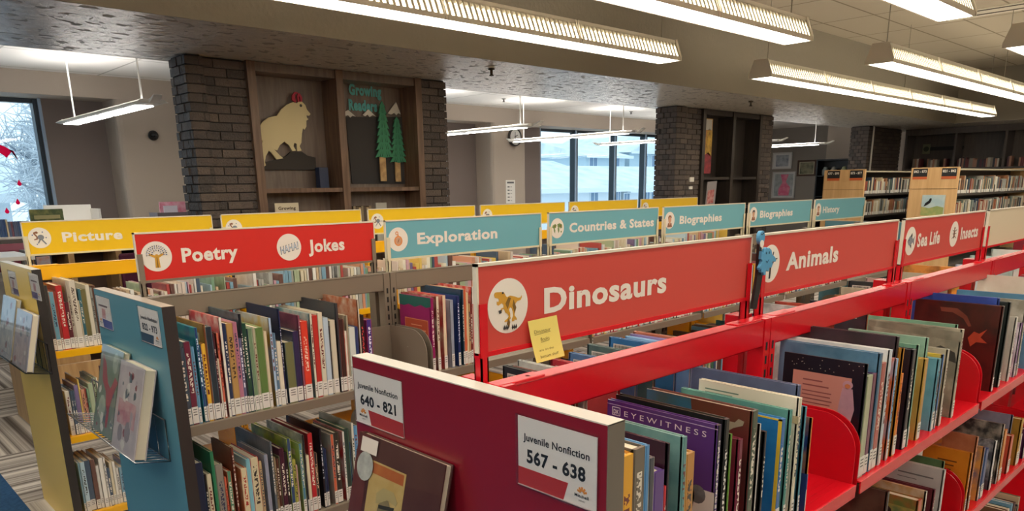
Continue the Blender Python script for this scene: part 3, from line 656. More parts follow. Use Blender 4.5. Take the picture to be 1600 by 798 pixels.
# ------------------------------------------------------------------ aisle signs
sg_white = mat('sign_white', 'e4ddd0', .45); sg_frame = mat('sign_frame', 'd8cdb8', .4)
sg_col = {'red': mat('sign_red', 'c8483e', .38), 'bright': mat('sign_bright_red', 'cf2a22', .38), 'teal': mat('sign_teal', '6aaab4', .4), 'yellow': mat('sign_yellow', 'e6bb0a', .4), 'blank': mat('sign_blank', 'cfc0a4', .5)}
ZT, ZB = 1.412, 1.262
ic = {k: mat('icon_'+k, h, .5) for k, h in dict(gold='c9952e', ink='2c2a2c', green='6f8a50', orange='d98a4a', grey='7a8088', blue='4a6090', brown='8a5a40', skin='c99a78', pink='c890a8', teal='5a9a8a', dgold='7a5a1e').items()}
def icon(kind, fr, cx, cz, t):
    d = MB().disc(cx, cz, .0462, fr, .003, .0036, n=40).obj('icon_disc', sg_white, t)
    a0, a1 = .0037, .0042
    def part(nm, polys, mk, lift=0):
        b = MB()
        for p in polys: b.plate([(cx+x*.0462, cz+z*.0462) for x, z in p], fr, a0+lift, a1+lift)
        return b.obj(nm, ic[mk], t)
    def circ(x, z, r, n=14, rz=None): return [(x+r*cos(2*pi*i/n), z+(rz or r)*sin(2*pi*i/n)) for i in range(n)]
    def ring(x, z, r, w_, n=24): return [(x+r*cos(2*pi*i/n), z+r*sin(2*pi*i/n)) for i in range(n+1)]+[(x+(r-w_)*cos(2*pi*i/n), z+(r-w_)*sin(2*pi*i/n)) for i in range(n, -1, -1)]
    if kind == 'dino':
        part('dinosaur', [DINO], 'gold'); part('dinosaur_shade', [[(-.05, -.1), (.12, .28), (.0, .32), (-.15, .1)], [(.25, .2), (.38, -.1), (.3, -.3), (.2, 0)], [(.0, -.45), (-.1, -.65), (.02, -.8), (.06, -.6)]], 'dgold', .0006)
        part('claws', [[(-.28+.09*q, -.8), (-.22+.09*q, -.68), (-.19+.09*q, -.8), (-.25+.09*q, -.87)] for q in range(3)]+[[(.14+.09*q, -.82), (.2+.09*q, -.7), (.23+.09*q, -.82), (.17+.09*q, -.89)] for q in range(3)]+[[(-.5, -.12), (-.36, -.1), (-.36, -.22), (-.46, -.24)]], 'ink', .0007)
        part('eye_spot', [circ(-.28, .5, .04)], 'ink', .0008)
    elif kind == 'tree':
        part('trunk', [[(-.16, -.75), (.16, -.75), (.14, -.1), (.5, .12), (.46, .2), (.1, .08), (.06, .15), (-.06, .15), (-.1, .08), (-.46, .2), (-.5, .12), (-.14, -.1)]], 'gold')
        part('trunk_split', [[(-.04, -.75), (.03, -.75), (.02, -.05), (-.02, -.05)]], 'dgold', .0006)
        L = []
        for rr_ in (.3, .48, .64):
            for k in range(int(rr_*26)):
                a = pi*(k+.5)/int(rr_*26)*1.15-.24; L.append([(rr_*1.0*cos(a)+x*cos(a)-z*sin(a), .15+rr_*.85*sin(a)+x*sin(a)+z*cos(a)) for x, z in ((-.06, 0), (0, .035), (.07, 0), (0, -.035))])
        part('leaves', L[::2], 'ink', .0006); part('leaves', L[1::2], 'blue', .0006)
    elif kind == 'haha':
        U2 = (fr[1]*.97+fr[2]*.22); V2 = (fr[2]*.98-fr[1]*.05); f2 = (fr[0]+fr[1]*cx+fr[2]*cz, U2, V2, fr[3])
        text_mb('HAHA!', f2, -.035, -.016, .07, .03, .0005, .0037, bold=.02).obj('lettering', ic['ink'], t)
        text_mb('HAHA!', f2, -.0335, -.0145, .067, .027, .0009, .0037, bold=-.005).obj('lettering', mat('icon_pale', 'bcd0e0', .5), t)
    elif kind == 'watch':
        part('case', [ring(0, -.12, .42, .12)], 'orange'); part('dial', [circ(0, -.12, .29, 20)], 'skin'); part('crown', [ring(-.12, .52, .16, .07), [(-.08, .28), (.06, .28), (.04, .42), (-.06, .42)]], 'orange')
        part('needle', [[(-.04, -.1), (.04, -.14), (.1, .1)], [(-.05, -.1), (.04, -.14), (-.1, -.32)]], 'brown', .0006)
    elif kind == 'globe':
        part('land', [[(-.7, .3), (-.3, .45), (-.1, .3), (-.25, .05), (-.4, 0), (-.3, -.2), (-.35, -.5), (-.5, -.3), (-.55, .0), (-.75, .1)], [(.0, .4), (.35, .5), (.7, .35), (.72, .05), (.5, -.05), (.4, .1), (.2, .0), (.05, .15)], [(.05, .05), (.3, 0), (.3, -.3), (.18, -.5), (.08, -.2)], [(.5, -.3), (.68, -.28), (.65, -.45), (.52, -.45)]], 'green')
        part('land_shade', [[(.3, .3), (.6, .3), (.55, .1), (.4, .15)], [(-.5, .25), (-.25, .3), (-.35, .1)]], 'dgold', .0006)
    elif kind == 'portrait' or kind == 'portrait2':
        part('coat', [[(-.5, -.8), (.5, -.8), (.35, -.3), (-.3, -.3)]], 'brown'); part('face', [circ(.0, .08, .3, 18, .4)], 'skin', .0006)
        part('hair', [[(-.34, .1), (-.36, .4), (-.15, .6), (.2, .58), (.34, .35), (.3, .25), (.1, .38), (-.2, .36)]], 'brown' if kind == 'portrait' else 'ink', .001)
        part('collar', [[(-.18, -.3), (.18, -.3), (0, -.6)]], 'skin', .0007)
    elif kind == 'fish':
        part('fish_body', [[(-.6, .0), (-.3, .32), (.1, .36), (.4, .1), (.7, .32), (.62, 0), (.7, -.3), (.38, -.08), (.05, -.32), (-.3, -.28)]], 'grey')
        part('fin', [[(-.2, .3), (.1, .55), (.2, .32)], [(-.1, -.3), (.15, -.5), (.15, -.28)]], 'ink', .0006); part('eye_spot', [circ(-.4, .08, .06)], 'ink', .0007)
    elif kind == 'insect':
        part('insect_body', [circ(0, .0, .16, 14, .36), circ(0, .45, .12)], 'brown')
        part('legs', [[(.1, z), (.5, z+.12*q), (.52, z+.16*q), (.1, z+.06)] for z, q in ((.2, 1), (0, .3), (-.2, -1))]+[[(-.1, z), (-.5, z+.12*q), (-.52, z+.16*q), (-.1, z+.06)] for z, q in ((.2, 1), (0, .3), (-.2, -1))], 'ink', .0006)
    elif kind == 'giraffe':
        part('branches', [[(-.1, -.8), (.05, -.8), (.1, -.2), (.5, .25), (.45, .3), (.1, -.05), (.3, .6), (.22, .62), (.02, .05), (-.2, .4), (-.26, .36), (-.06, -.1)], [(.1, .1), (.7, .2), (.7, .26), (.1, .18)]], 'ink')
    elif kind == 'books':
        part('squiggle', [[(-.5, .55), (-.2, .65), (-.05, .5), (-.2, .4), (-.35, .45), (-.15, .1), (-.2, -.15), (-.5, -.2), (-.5, -.1), (-.3, -.05), (-.28, .1), (-.5, .4)]], 'brown')
        part('figure', [circ(.1, .05, .3, 9, .26), [(.2, -.1), (.55, -.6), (.45, -.68), (.1, -.2)], [(0, -.1), (-.25, -.5), (-.15, -.55), (.1, -.15)]], 'grey')
        part('dots', [circ(-.6, .3, .06), circ(.55, .0, .06), circ(-.3, -.6, .06), circ(.3, .55, .06)], 'blue', .0006)
def sign(row, k, col, items, label, postm, framem=None, ztop=ZT, icons=True):
    y, x0 = ROWS[row][0], ROWS[row][1]; a = x0+k*BAY+GAPS; L = BAY-2*GAPS
    t = thing('aisle_sign', label, 'sign', (a+L/2, y, PH), 'signs above the shelving rows'); fm = framem or sg_frame
    MB().box(a+.004, a+L-.004, y-.003, y+.003, ZB+.004, ZT-.004).obj('board', sg_col[col], t)
    f = MB(); f.box(a, a+L, y-.005, y+.005, ZT-.005, ZT); f.box(a, a+.004, y-.005, y+.005, ZB, ZT); f.box(a+L-.004, a+L, y-.005, y+.005, ZB, ZT)
    f.obj('frame', fm, t)
    MB().box(a, a+L, y-.006, y+.006, ZB-.004, ZB+.004).obj('bottom_rail', postm, t)
    for xa in (a+.002, a+L-.018):
        p = MB(); p.box(xa, xa+.016, y-.009, y-.0062, PH-.009, ZB+.085); p.box(xa, xa+.016, y+.0062, y+.009, PH-.009, ZB+.085); p.box(xa, xa+.003, y-.009, y+.009, PH-.009, ZB-.004); p.box(xa+.013, xa+.016, y-.009, y+.009, PH-.009, ZB-.004)
        p.obj('sign_post', postm, t)
    fr = front(a, y, 0)
    if not icons: return t
    for it in items:
        if it[0] == 'i': icon(it[1], fr, it[2], 1.337, t)
        else: text_mb(it[1], fr, it[2], it[4] if len(it) > 4 else 1.3145, it[3]-it[2], .047, .0006, .003, bold=.036).obj('lettering', sg_white, t)
    return t
whp = mat('post_white', 'd5cba8', .4)
DINO = [(-0.651, 0.545), (-0.565, 0.555), (-0.328, 0.536), (-0.198, 0.5), (-0.134, 0.394), (-0.069, 0.318), (0.082, 0.364), (0.297, 0.318), (0.491, 0.242), (0.621, 0.242), (0.677, 0.318), (0.685, 0.242), (0.621, 0.152), (0.448, 0.121), (0.362, 0.061), (0.319, -0.076), (0.319, -0.227), (0.297, -0.379), (0.405, -0.5), (0.405, -0.576), (0.297, -0.53), (0.276, -0.591), (0.168, -0.591), (0.168, -0.515), (0.233, -0.379), (0.211, -0.227), (0.168, -0.106), (0.082, -0.061), (0.017, -0.136), (0.082, -0.288), (0.082, -0.424), (0.125, -0.455), (0.039, -0.515), (0.017, -0.591), (-0.069, -0.561), (-0.198, -0.576), (-0.198, -0.524), (-0.047, -0.455), (0.017, -0.379), (-0.047, -0.288), (-0.155, -0.227), (-0.198, -0.121), (-0.254, -0.076), (-0.328, -0.106), (-0.306, -0.167), (-0.384, -0.152), (-0.371, -0.061), (-0.241, -0.03), (-0.241, 0.061), (-0.328, 0.136), (-0.5, 0.061), (-0.565, 0.106), (-0.565, 0.227), (-0.5, 0.182), (-0.457, 0.242), (-0.478, 0.318), (-0.651, 0.364), (-0.694, 0.47)]
sign('red', 0, 'red', [('i', 'dino', .07), ('t', 'Dinosaurs', .157, .524)], 'red Dinosaurs sign with yellow sticky note below', redm)
sign('red', 1, 'red', [('i', 'giraffe', .048), ('t', 'Animals', .131, .436)], 'red Animals sign between Dinosaurs and Sea Life', redm)
sign('red', 2, 'red', [('i', 'fish', .073), ('t', 'Sea Life', .137, .357), ('i', 'insect', .508), ('t', 'Insects', .586, .795)], 'red Sea Life and Insects sign', redm)
sign('red', 3, 'blank', [], 'blank cream sign after the Sea Life sign', redm)
sign('red', 4, 'blank', [], 'blank cream sign farthest along the red row', redm)
sign('teal', 0, 'bright', [('i', 'tree', .061), ('t', 'Poetry', .137, .322), ('i', 'haha', .509), ('t', 'Jokes', .583, .731)], 'bright red Poetry and Jokes sign', grym)
for k, (tx, x0_, x1_, icn, lb) in enumerate((('Exploration', .152, .588, 'watch', 'teal Exploration sign'), ('Countries & States', .146, .827, 'globe', 'teal Countries & States sign'), ('Biographies', .156, .599, 'portrait', 'nearer teal Biographies sign, beside Countries'), ('Biographies', .143, .587, 'portrait2', 'farther teal Biographies sign, beside History'), ('History', .134, .411, 'portrait', 'teal History sign'))):
    sign('teal', k+1, 'teal', [('i', icn, .06), ('t', tx, x0_, x1_)], lb+' above the grey shelving row', whp)
sign('yellow', 0, 'yellow', [('i', 'books', .066), ('t', 'Picture', .157, .418)], 'yellow Picture sign at the near end of the yellow row', whp)
for k, n_ in ((1, 'second'), (2, 'third'), (3, 'fourth'), (4, 'fifth'), (5, 'sixth')):
    sign('yellow', k, 'yellow', [('i', 'books', .066)], 'yellow sign with white disc, %s along the yellow row' % n_, whp)

# sticky note on the Dinosaurs sign
t = thing('sticky_note', 'yellow handwritten sticky note on the Dinosaurs sign', 'note', (.94, .905, 1.229))
yN = .914-.0095
U = Vector((.999, 0, .025)).normalized(); V = Vector((-.19, 0, .98)).normalized(); fr = (Vector((.9125, yN, 1.2305)), U, V, -AY)
nt_ = MB(); W_, Hn = .0725, .077; rows = 8
for i in range(rows):
    c = [.0022*((1-j/rows)**2)*3+.0003 for j in (i, i+1)]
    for sgn in (0,):
        O, U_, V_, N_ = fr
        p = [O+V_*(Hn*i/rows)+N_*c[0], O+U_*W_+V_*(Hn*i/rows)+N_*c[0], O+U_*W_+V_*(Hn*(i+1)/rows)+N_*c[1], O+V_*(Hn*(i+1)/rows)+N_*c[1]]
        nt_.add(p+[v-N_*.0003 for v in p], [(0, 1, 2, 3), (7, 6, 5, 4), (0, 4, 5, 1), (1, 5, 6, 2), (2, 6, 7, 3), (3, 7, 4, 0)], 0)
nt_.obj('paper', mat('sticky_yellow', 'ead873', .6), t)
ink = mat('pen_brown', '7a6a3c', .7)
for tx, x, z, w_, cp in (('Dinosaur', .010, .052, .041, .0075), ('Books', .022, .037, .022, .007), ('are on the', .013, .019, .036, .005), ('bottom shelf', .012, .007, .046, .006)):
    text_mb(tx, fr, x, z, w_, cp, .0001, .0003+.0066*(1-z/Hn)**2+.0006, bold=-.004).obj('handwriting', ink, t)
b = MB()
for x0_, x1_, z in ((.010, .05, .0495), (.022, .043, .0345)): b.plate([(x0_, z), (x1_, z+.001), (x1_, z+.0017), (x0_, z+.0007)], fr, .0003+.0066*(1-z/Hn)**2+.0005, .0003+.0066*(1-z/Hn)**2+.0007)
b.obj('underline', ink, t)

# blue octopus stick standing in the first red upright
t = thing('octopus_stick', 'black stick with blue octopus figures on the red upright', 'toy', (1.65, .895, 1.21))
octm = mat('octo_blue', '4f97bf', .45); OC, HD, MZ, ST = ([(1.67, 1.38), (1.677, 1.383), (1.684, 1.379), (1.69, 1.381), (1.701, 1.375), (1.706, 1.364), (1.721, 1.357), (1.728, 1.347), (1.723, 1.345), (1.709, 1.347), (1.712, 1.341), (1.707, 1.332), (1.697, 1.333), (1.695, 1.324), (1.682, 1.328), (1.68, 1.317), (1.673, 1.317), (1.667, 1.326), (1.663, 1.324), (1.658, 1.326), (1.658, 1.335), (1.651, 1.331), (1.649, 1.337), (1.657, 1.345), (1.66, 1.352), (1.654, 1.357), (1.655, 1.375), (1.664, 1.369)], (1.658, 1.406, 0.013000000000000123, 0.016000000000000014), (1.656, 1.392), [(1.655, 1.393), (1.664, 1.392), (1.682, 1.319), (1.663, 1.236), (1.642, 1.239), (1.656, 1.321)]); yO = .895
MB().plate(ST, front(0, yO, 0), -.004, .003).obj('stick', black, t)
MB().plate(OC, front(0, yO, 0), .003, .011).obj('octopus', octm, t, bevel=.0012)
MB().plate([(HD[0]+HD[2]*cos(2*pi*i/18), HD[1]+HD[3]*sin(2*pi*i/18)) for i in range(18)], front(0, yO, 0), -.002, .008).obj('head', octm, t, bevel=.0015)
MB().disc(MZ[0], MZ[1], .0085, front(0, yO, 0), .008, .0095).obj('muzzle', sg_white, t)
for k, (dx, dz) in enumerate(((-.004, .008), (.004, .010))): MB().disc(HD[0]+dx, HD[1]+dz, .0018, front(0, yO, 0), .008, .009).obj('eye', black, t)
ocx = sum(p[0] for p in OC)/len(OC); ocz = sum(p[1] for p in OC)/len(OC)
for dx in (-.006, .008): MB().disc(ocx+dx, ocz+.022, .003, front(0, yO, 0), .011, .012, rx=.002).obj('eye', mat('octo_dark', '24506c', .5), t)
MB().plate([(ocx-.006, ocz+.004), (ocx+.001, ocz-.002), (ocx+.008, ocz+.006), (ocx+.001, ocz+.001)], front(0, yO, 0), .011, .012).obj('mouth', mat('octo_dark', '24506c', .5), t)

# ------------------------------------------------------------------ cards on the end panels
acr = glass('acrylic', (.97, .97, .97, 1))
logo_o = mat('logo_orange', 'd88a3a', .5); cardw = mat('card_white', 'ded8d2', .5); inkb = mat('ink_black', '161414', .6)
def shelf_card(x, y0, y1, z0, z1, top, num, bandhex, label, flip=False, pale=None):
    W = y0-y1; H_ = z1-z0; fr = side(x, y0, z0); t = thing('range_card', label, 'sign', (x, (y0+y1)/2, z0), 'call number cards on end panels')
    MB().rect(0, 0, W, H_, fr, .0005, .0015).obj('paper', cardw, t)
    bh = .26
    if flip: band = [(W*.33, 0), (W, 0), (W, H_*bh), (W*.28, H_*(bh+.02))]
    else: band = [(0, 0), (W*.6, 0), (W*.66, H_*bh), (0, H_*bh)]
    MB().plate(band, fr, .0015, .0019).obj('corner_band', mat('band_'+bandhex, bandhex, .5), t)
    if top: text_mb(top, fr, W*.075, H_*.665, W*.84, H_*.115, .0004, .0015, bold=.02).obj('lettering', inkb, t)
    if not num:
        MB().rect(W*.14, H_*.68, W*.8, H_*.74, fr, .0015, .0019).obj('blurred_line', mat('ink_soft', '6a5a60', .6), t)
        MB().plate([(W*.3, H_*.3), (W*.55, H_*.3), (W*.62, H_*.62), (W*.36, H_*.62)], fr, .0015, .0019).obj('pale_patch', mat('card_pink', 'c08a8c', .4, var='d8c0b8', scale=30), t)
    if num: text_mb(num, fr, W*.12, H_*.36, W*.75, H_*.205, .0004, .0015, bold=.035).obj('lettering', inkb, t)
    lx = W*.08 if flip else W*.74
    text_mb('Mitchell', fr, lx, H_*.12, W*.17, H_*.05, .0004, .0015, bold=.02).obj('logo_word', inkb, t)
    text_mb('LIBRARY', fr, lx+W*.05, H_*.065, W*.08, H_*.025, .0004, .0015, bold=.0).obj('logo_word', inkb, t)
    b = MB()
    for k in range(5):
        a = R(20+k*35); c = lx+W*.09; b.plate([(c+.003*cos(a-.5), H_*.185+.003*sin(a-.5)), (c+.0095*cos(a-.18), H_*.185+.0095*sin(a-.18)), (c+.0095*cos(a+.18), H_*.185+.0095*sin(a+.18)), (c+.003*cos(a+.5), H_*.185+.003*sin(a+.5))], fr, .0015, .0019)
    b.obj('logo', logo_o, t)
    e = .003; h = MB(); h.rect(-e, -e, W+e, H_+e, fr, .0024, .0036)
    for q in ((-e, -e, W+e, -e+.0012), (-e, H_+e-.0012, W+e, H_+e), (-e, -e, -e+.0012, H_+e), (W+e-.0012, -e, W+e, H_+e)): h.rect(*q, fr, 0, .0046)
    h.obj('holder', acr, t)
    MB().rect(0, -.0012, W, 0, fr, .0, .0036).obj('holder_edge', mat('holder_edge', 'b8a8a8', .2), t)
    return t
xr = .744; xt = .719; xy = .727
shelf_card(xr, 1.224, 1.068, 1.095, 1.199, 'Juvenile Nonfiction', '640 - 821', 'b02a26', 'white card reading 640 - 821 on the dark red panel', True)
shelf_card(xr, .771, .617, 1.093, 1.201, 'Juvenile Nonfiction', '567 - 638', 'b02a26', 'white card reading 567 - 638 on the dark red panel')
shelf_card(xt, 2.357, 2.195, 1.104, 1.207, 'Juvenile Nonfiction', '822 - 973', '3a4c5c', 'glossy white card at right on the teal panel')
shelf_card(xt, 2.772, 2.632, 1.099, 1.201, None, None, '5a6098', 'glossy white card at left on the teal panel', True)
shelf_card(xy, 3.745, 3.592, 1.102, 1.208, None, None, '6a6088', 'glossy white card at right on the yellow panel')
shelf_card(xy, 4.16, 4.01, 1.085, 1.19, None, None, '6a6088', 'glossy white card at left on the yellow panel', True)

# ------------------------------------------------------------------ wire racks on the end panels
chrome = mat('chrome_wire', 'b8b8b8', .2, metal=1.); blk = mat('black_wire', '1c1c1e', .35, metal=.5)
def rack(x, y0, y1, zb, m, label, depth=.1, back=.13):
    # floor sloping up to the back, low front rim, back wires against the panel
    t = thing('wire_rack', label, 'rack', (x, (y0+y1)/2, zb)); f = lambda d: zb+.035*0+d*0
    fr_ = MB(); fr_.tube([(x-.004, y0, zb+back), (x-.004, y0, zb), (x-depth, y0, zb+.02), (x-depth, y1, zb+.02), (x-.004, y1, zb), (x-.004, y1, zb+back), (x-.004, y0, zb+back)], .0028, 6); fr_.tube([(x-.004, y0, zb), (x-.004, y1, zb)], .002, 5)
    fr_.obj('rim', m, t)
    n = int(abs(y1-y0)/.03); 
    b = MB()
    for k in range(1, n):
        yy = y0+(y1-y0)*k/n; b.tube([(x-depth, yy, zb+.02), (x-.004, yy, zb)], .0016, 4)
    b.obj('floor_grid', m, t)
    b = MB()
    for k in range(1, 8):
        yy = y0+(y1-y0)*k/8; b.tube([(x-.004, yy, zb), (x-.004, yy, zb+back)], .0013, 4)
    b.obj('back_grid', m, t)
    return t
rack(xt, 2.25, 2.97, .748, chrome, 'chrome wire book rack on the teal end panel')
rack(xy, 3.62, 4.27, .785, blk, 'black wire book rack on the yellow end panel')
rack(xr, .62, 1.22, .748, chrome, 'chrome wire book rack low on the dark red panel')
# ------------------------------------------------------------------ books
ORD = ['zeroth', 'first', 'second', 'third', 'fourth', 'fifth', 'sixth', 'seventh', 'eighth', 'ninth', 'tenth', 'eleventh', 'twelfth', 'thirteenth', 'fourteenth', 'fifteenth', 'sixteenth', 'seventeenth', 'eighteenth', 'nineteenth', 'twentieth']
def ordinal(n):
    if n <= 20: return ORD[n]
    if n % 10 == 0: return {30: 'thirtieth', 40: 'fortieth', 50: 'fiftieth'}[n]
    return {2: 'twenty', 3: 'thirty', 4: 'forty', 5: 'fifty'}[n//10]+'-'+ORD[n % 10]
CNAMES = dict(red='b82c2c', maroon='6a1c2c', pink='c98c98', magenta='8c1c58', orange='d8802c', rust='9c4a30', brown='5c3c28', tan='b89868', cream='d8ccb0', white='dedcd6', grey='8c8c8c', black='1c1a1a', navy='26325c', blue='3c6ca4', teal='3c7c80', green='4c7c4c', olive='70703c', yellow='d8b43c', purple='5a3c80', slate='50606c')
CN = {k: tuple(int(v[i:i+2], 16) for i in (0, 2, 4)) for k, v in CNAMES.items()}
def cname(h):
    c = [int(h[i:i+2], 16) for i in (0, 2, 4)]
    return min(CN, key=lambda k: sum((a-b_)**2 for a, b_ in zip(c, CN[k])))
paper_m = mat('book_pages', 'd9cdb2', .85); lab_m = mat('call_label', 'dcd8cf', .55); lab_ink = mat('label_ink', '5a5650', .7)
jacket = glass('plastic_jacket', (.96, .96, .96, 1))
def cmat(h, v, tag_=''):
    return mat('cover_'+h+'_'+v, h, .33, coat=.35, var=v, scale=9+(int(h, 16) % 17), amt=.55)
NB = 0
def book(X, h, t, d, yo, c, o, Yf, zs, label, group, full=True, sgn=1, tilt=0., xoff=0.):
    """X: right-hand side of the spine; spine faces -Y when sgn=1"""
    global NB; NB += 1
    c1, c2 = c.split('/'); k = o.get('k'); y0 = Yf+yo; bw = min(.0022, t*.28)
    if k in ('dino', 'phoenix'): c1, c2 = c2, c1
    if k in ('dk', 'plants', 'pink', 'magenta', 'dino'): bd = mat('board_'+c1, c2 if k == 'plants' else c1, .33, coat=.35) if k != 'dino' else mat('board_dino', '6b2f2b', .33, coat=.35, var='54302a', scale=12)
    else: bd = mat('plain_'+c2, c2, .33, coat=.35, var=c1, scale=11+(int(c2, 16) % 13), amt=.2)
    sp = mat('spine_'+c1, c1, .33, coat=.3)
    if k == 'dk': sp = mat('spine_black', '1a1820', .33, coat=.3)
    T = lambda a, b: tuple(sorted((a, b)))
    yy = lambda v: y0+sgn*v
    root = thing('book', label, 'book', (X-t/2, y0+sgn*d/2, zs), group)
    b = MB()
    b.box(X-t, X-t+bw, *T(yy(.001), yy(d)), zs, zs+h, 1); b.box(X-bw, X, *T(yy(.001), yy(d)), zs, zs+h, 1)
    rr = .0025 if t > .008 else .0012
    pts = [(X-t, yy(.006)), (X-t, yy(rr)), (X-t+rr, yy(0)), (X-rr, yy(0)), (X, yy(rr)), (X, yy(.006))]
    b.prism([(p[0], p[1]) for p in pts], 'z', zs, zs+h, 0)
    b.obj('cover', [sp, bd], root)
    if not full: 
        MB().box(X-t+bw, X-bw, *T(yy(.006), yy(d-.004)), zs+.002, zs+h-.004).obj('pages', paper_m, root); return root
    MB().box(X-t+bw, X-bw, *T(yy(.006), yy(d-.004)), zs+.003, zs+h-(.004 if t > .008 else .0015)).obj('pages', paper_m, root)
    lz0, lz1 = zs+.004, zs+.048+.008*rnd.random()
    l = MB(); l.box(X-t+.0006, X-.0006, *T(yy(-.0006), yy(.0004)), lz0, lz1)
    lb = l.obj('call_label', lab_m, root)
    if t > .006:
        l = MB()
        for q in range(3): l.box(X-t*.78, X-t*.22, *T(yy(-.0009), yy(-.0006)), lz1-.009-q*.008, lz1-.0065-q*.008)
        l.obj('label_print', lab_ink, lb)
    ti = o.get('ti')
    if ti is None and rnd.random() < .55 and t > .0055:
        lum = sum(int(c1[i:i+2], 16) for i in (0, 2, 4))/3; ti = 'ded6c4' if lum < 120 else rnd.choice(('3a3430', '2c3450', '6a2a24'))
    if ti:
        za = zs+h*rnd.uniform(.32, .42); zb = zs+h*rnd.uniform(.78, .92)
        MB().box(X-t*.72, X-t*.28, *T(yy(-.0005), yy(.0005)), za, zb).obj('spine_title', spine_text('st_%s_%s' % (ti, c1), ti, c1), root)
    # printed covers on the side towards the left
    fr = side(X-t, y0+d, zs) if sgn == 1 else side(X-t, y0, zs)
    W = d
    def pr(nm, polys, hx, a=.0003, vr=None, sc=20):
        m = MB()
        for p in polys: m.plate([(u*W, v*h) for u, v in p], fr, a-.0002, a)
        return m.obj(nm, mat('print_'+hx+(vr or ''), hx, .4, coat=.2, var=vr, scale=sc), root)
    rc = lambda x0, z0, x1, z1: [(x0, z0), (x1, z0), (x1, z1), (x0, z1)]
    ci = lambda x, z, r, n=14, e=1.: [(x+r*cos(2*pi*i/n), z+e*r*sin(2*pi*i/n)) for i in range(n)]
    if k == 'dk':
        wm = mat('print_white', 'dcd4dc', .4)
        text_mb('E Y E W I T N E S S', fr, W*.17, h*.908, W*.74, h*.042, .0001, .0003, bold=.0).obj('lettering', wm, root)
        m = MB()
        for q in ((.05, .9, .13, .905), (.05, .955, .13, .96), (.05, .9, .056, .96), (.124, .9, .13, .96)): m.rect(W*q[0], h*q[1], W*q[2], h*q[3], fr, .0002, .0004)
        m.obj('logo', wm, root); text_mb('DK', fr, W*.063, h*.912, W*.055, h*.034, .0001, .0003, bold=.03).obj('logo_word', wm, root)
        pr('top_line', [rc(.0, .972, 1, .976)], 'b8a8c8'); pr('picture_ground', [rc(.0, .0, 1, .56)], 'cfc8c0')
        pr('kettle', [[(.66, .52), (.72, .62), (.8, .62), (.84, .5), (.82, .4), (.7, .38)], ci(.86, .52, .07, 14, .9)], '55585c', .0005, '8a8c90'); pr('blocks', [rc(.62, .1, .8, .34)], 'c8642c', .0005, 'd8a03c')
        text_mb('EYEWITNESS', (Vector((X-t*.5+.0035, y0-.0003, zs+h*.9)), -AZ, AX, -AY), 0, -.006, h*.45, .0058, .0004, .0, bold=.0).obj('spine_lettering', wm, root)
    elif k == 'pink':
        pr('panel', [rc(.13, .05, .84, .86)], 'c88878'); m = MB(); rr_ = random.Random(4)
        for q in range(14): m.rect(W*.26, h*(.69-.034*q), W*rr_.uniform(.6, .68), h*(.694-.034*q+.006), fr, .0003, .0005)
        m.rect(W*.26, h*.785, W*.5, h*.797, fr, .0003, .0005); m.rect(W*.26, h*.74, W*.58, h*.752, fr, .0003, .0005)
        m.obj('blurb', mat('print_mauve', '8a4a44', .5), root)
        pr('figure', [ci(.8, .8, .06, 12, .6), [(.74, .77), (.86, .77), (.9, .6), (.87, .48), (.87, .38), (.83, .38), (.82, .47), (.79, .47), (.78, .38), (.74, .38), (.74, .48), (.71, .58)]], 'c898a0', .0006, 'a8808c'); pr('face', [ci(.8, .79, .035, 10, .55)], 'c87a4c', .0008)
        pr('specks', [ci(random.Random(q).random(), .88+.1*random.Random(q+50).random(), .006, 5, .6) for q in range(22)], 'd8c8b0', .0004)
    elif k == 'plants':
        pr('ground_line', [rc(0, .8, 1, .86)], 'd8b890', .0003, 'c8b48c')
        pr('tree_shape', [ci(.66, .875, .05, 12, .5), rc(.65, .8, .67, .86)], '3c4a34', .0005)
        pr('reeds', [[(x, .82), (x+.006, .82), (x+.003+e, .9+e*2)] for x, e in ((.4, .0), (.43, .005), (.46, -.004), (.49, .002), (.52, .006), (.08, .0), (.12, .004))], '5c6444', .0005)
        pr('red_plant', [[(.86, .82), (.84, .88), (.875, .84), (.88, .9), (.895, .84), (.93, .88), (.91, .82)]], 'b0503c', .0005)
        m = MB(); m.rect(W*.07, h*.93, W*.42, h*.94, fr, .0002, .0004); m.rect(W*.07, h*.905, W*.36, h*.912, fr, .0002, .0004); m.obj('title_line', mat('print_sage', '6c8474', .5), root)
    elif k == 'magenta':
        pr('green_band', [[(0, .86), (0, 1), (1, 1), (1, .88), (.85, .86), (.7, .89), (.5, .85), (.3, .88), (.15, .85)]], '1e5a50'); pr('panel_edge', [rc(.16, .3, .9, .69)], 'c87c58', .0004); pr('panel', [rc(.175, .3, .885, .68)], 'a8482c', .0006)
        m = MB(); m.rect(W*.36, h*.6, W*.7, h*.61, fr, .0006, .0008); m.rect(W*.24, h*.53, W*.82, h*.55, fr, .0006, .0008); m.rect(W*.28, h*.46, W*.8, h*.48, fr, .0006, .0008); m.obj('title_line', mat('print_peach', 'd89878', .5), root)
    elif k == 'dino':
        pr('sky', [[(0, .62), (0, 1), (.44, 1), (.46, .88), (.5, .78), (.47, .62)]], '2f5f7c', .0003, '3f5548')
        pr('skeleton', [[(.52, .84), (.6, .8), (.68, .83), (.75, .9), (.85, .9), (.88, .93), (.93, .92), (.92, .89), (.84, .86), (.78, .82), (.74, .77), (.75, .68), (.72, .68), (.71, .76), (.66, .77), (.63, .7), (.6, .7), (.61, .77), (.54, .8), (.42, .9)]], '9a8c78', .0005)
        pr('splotch', [ci(.65, .45, .12, 9, .7), ci(.8, .25, .1, 9)], '3a3028', .0004)
    elif k == 'phoenix':
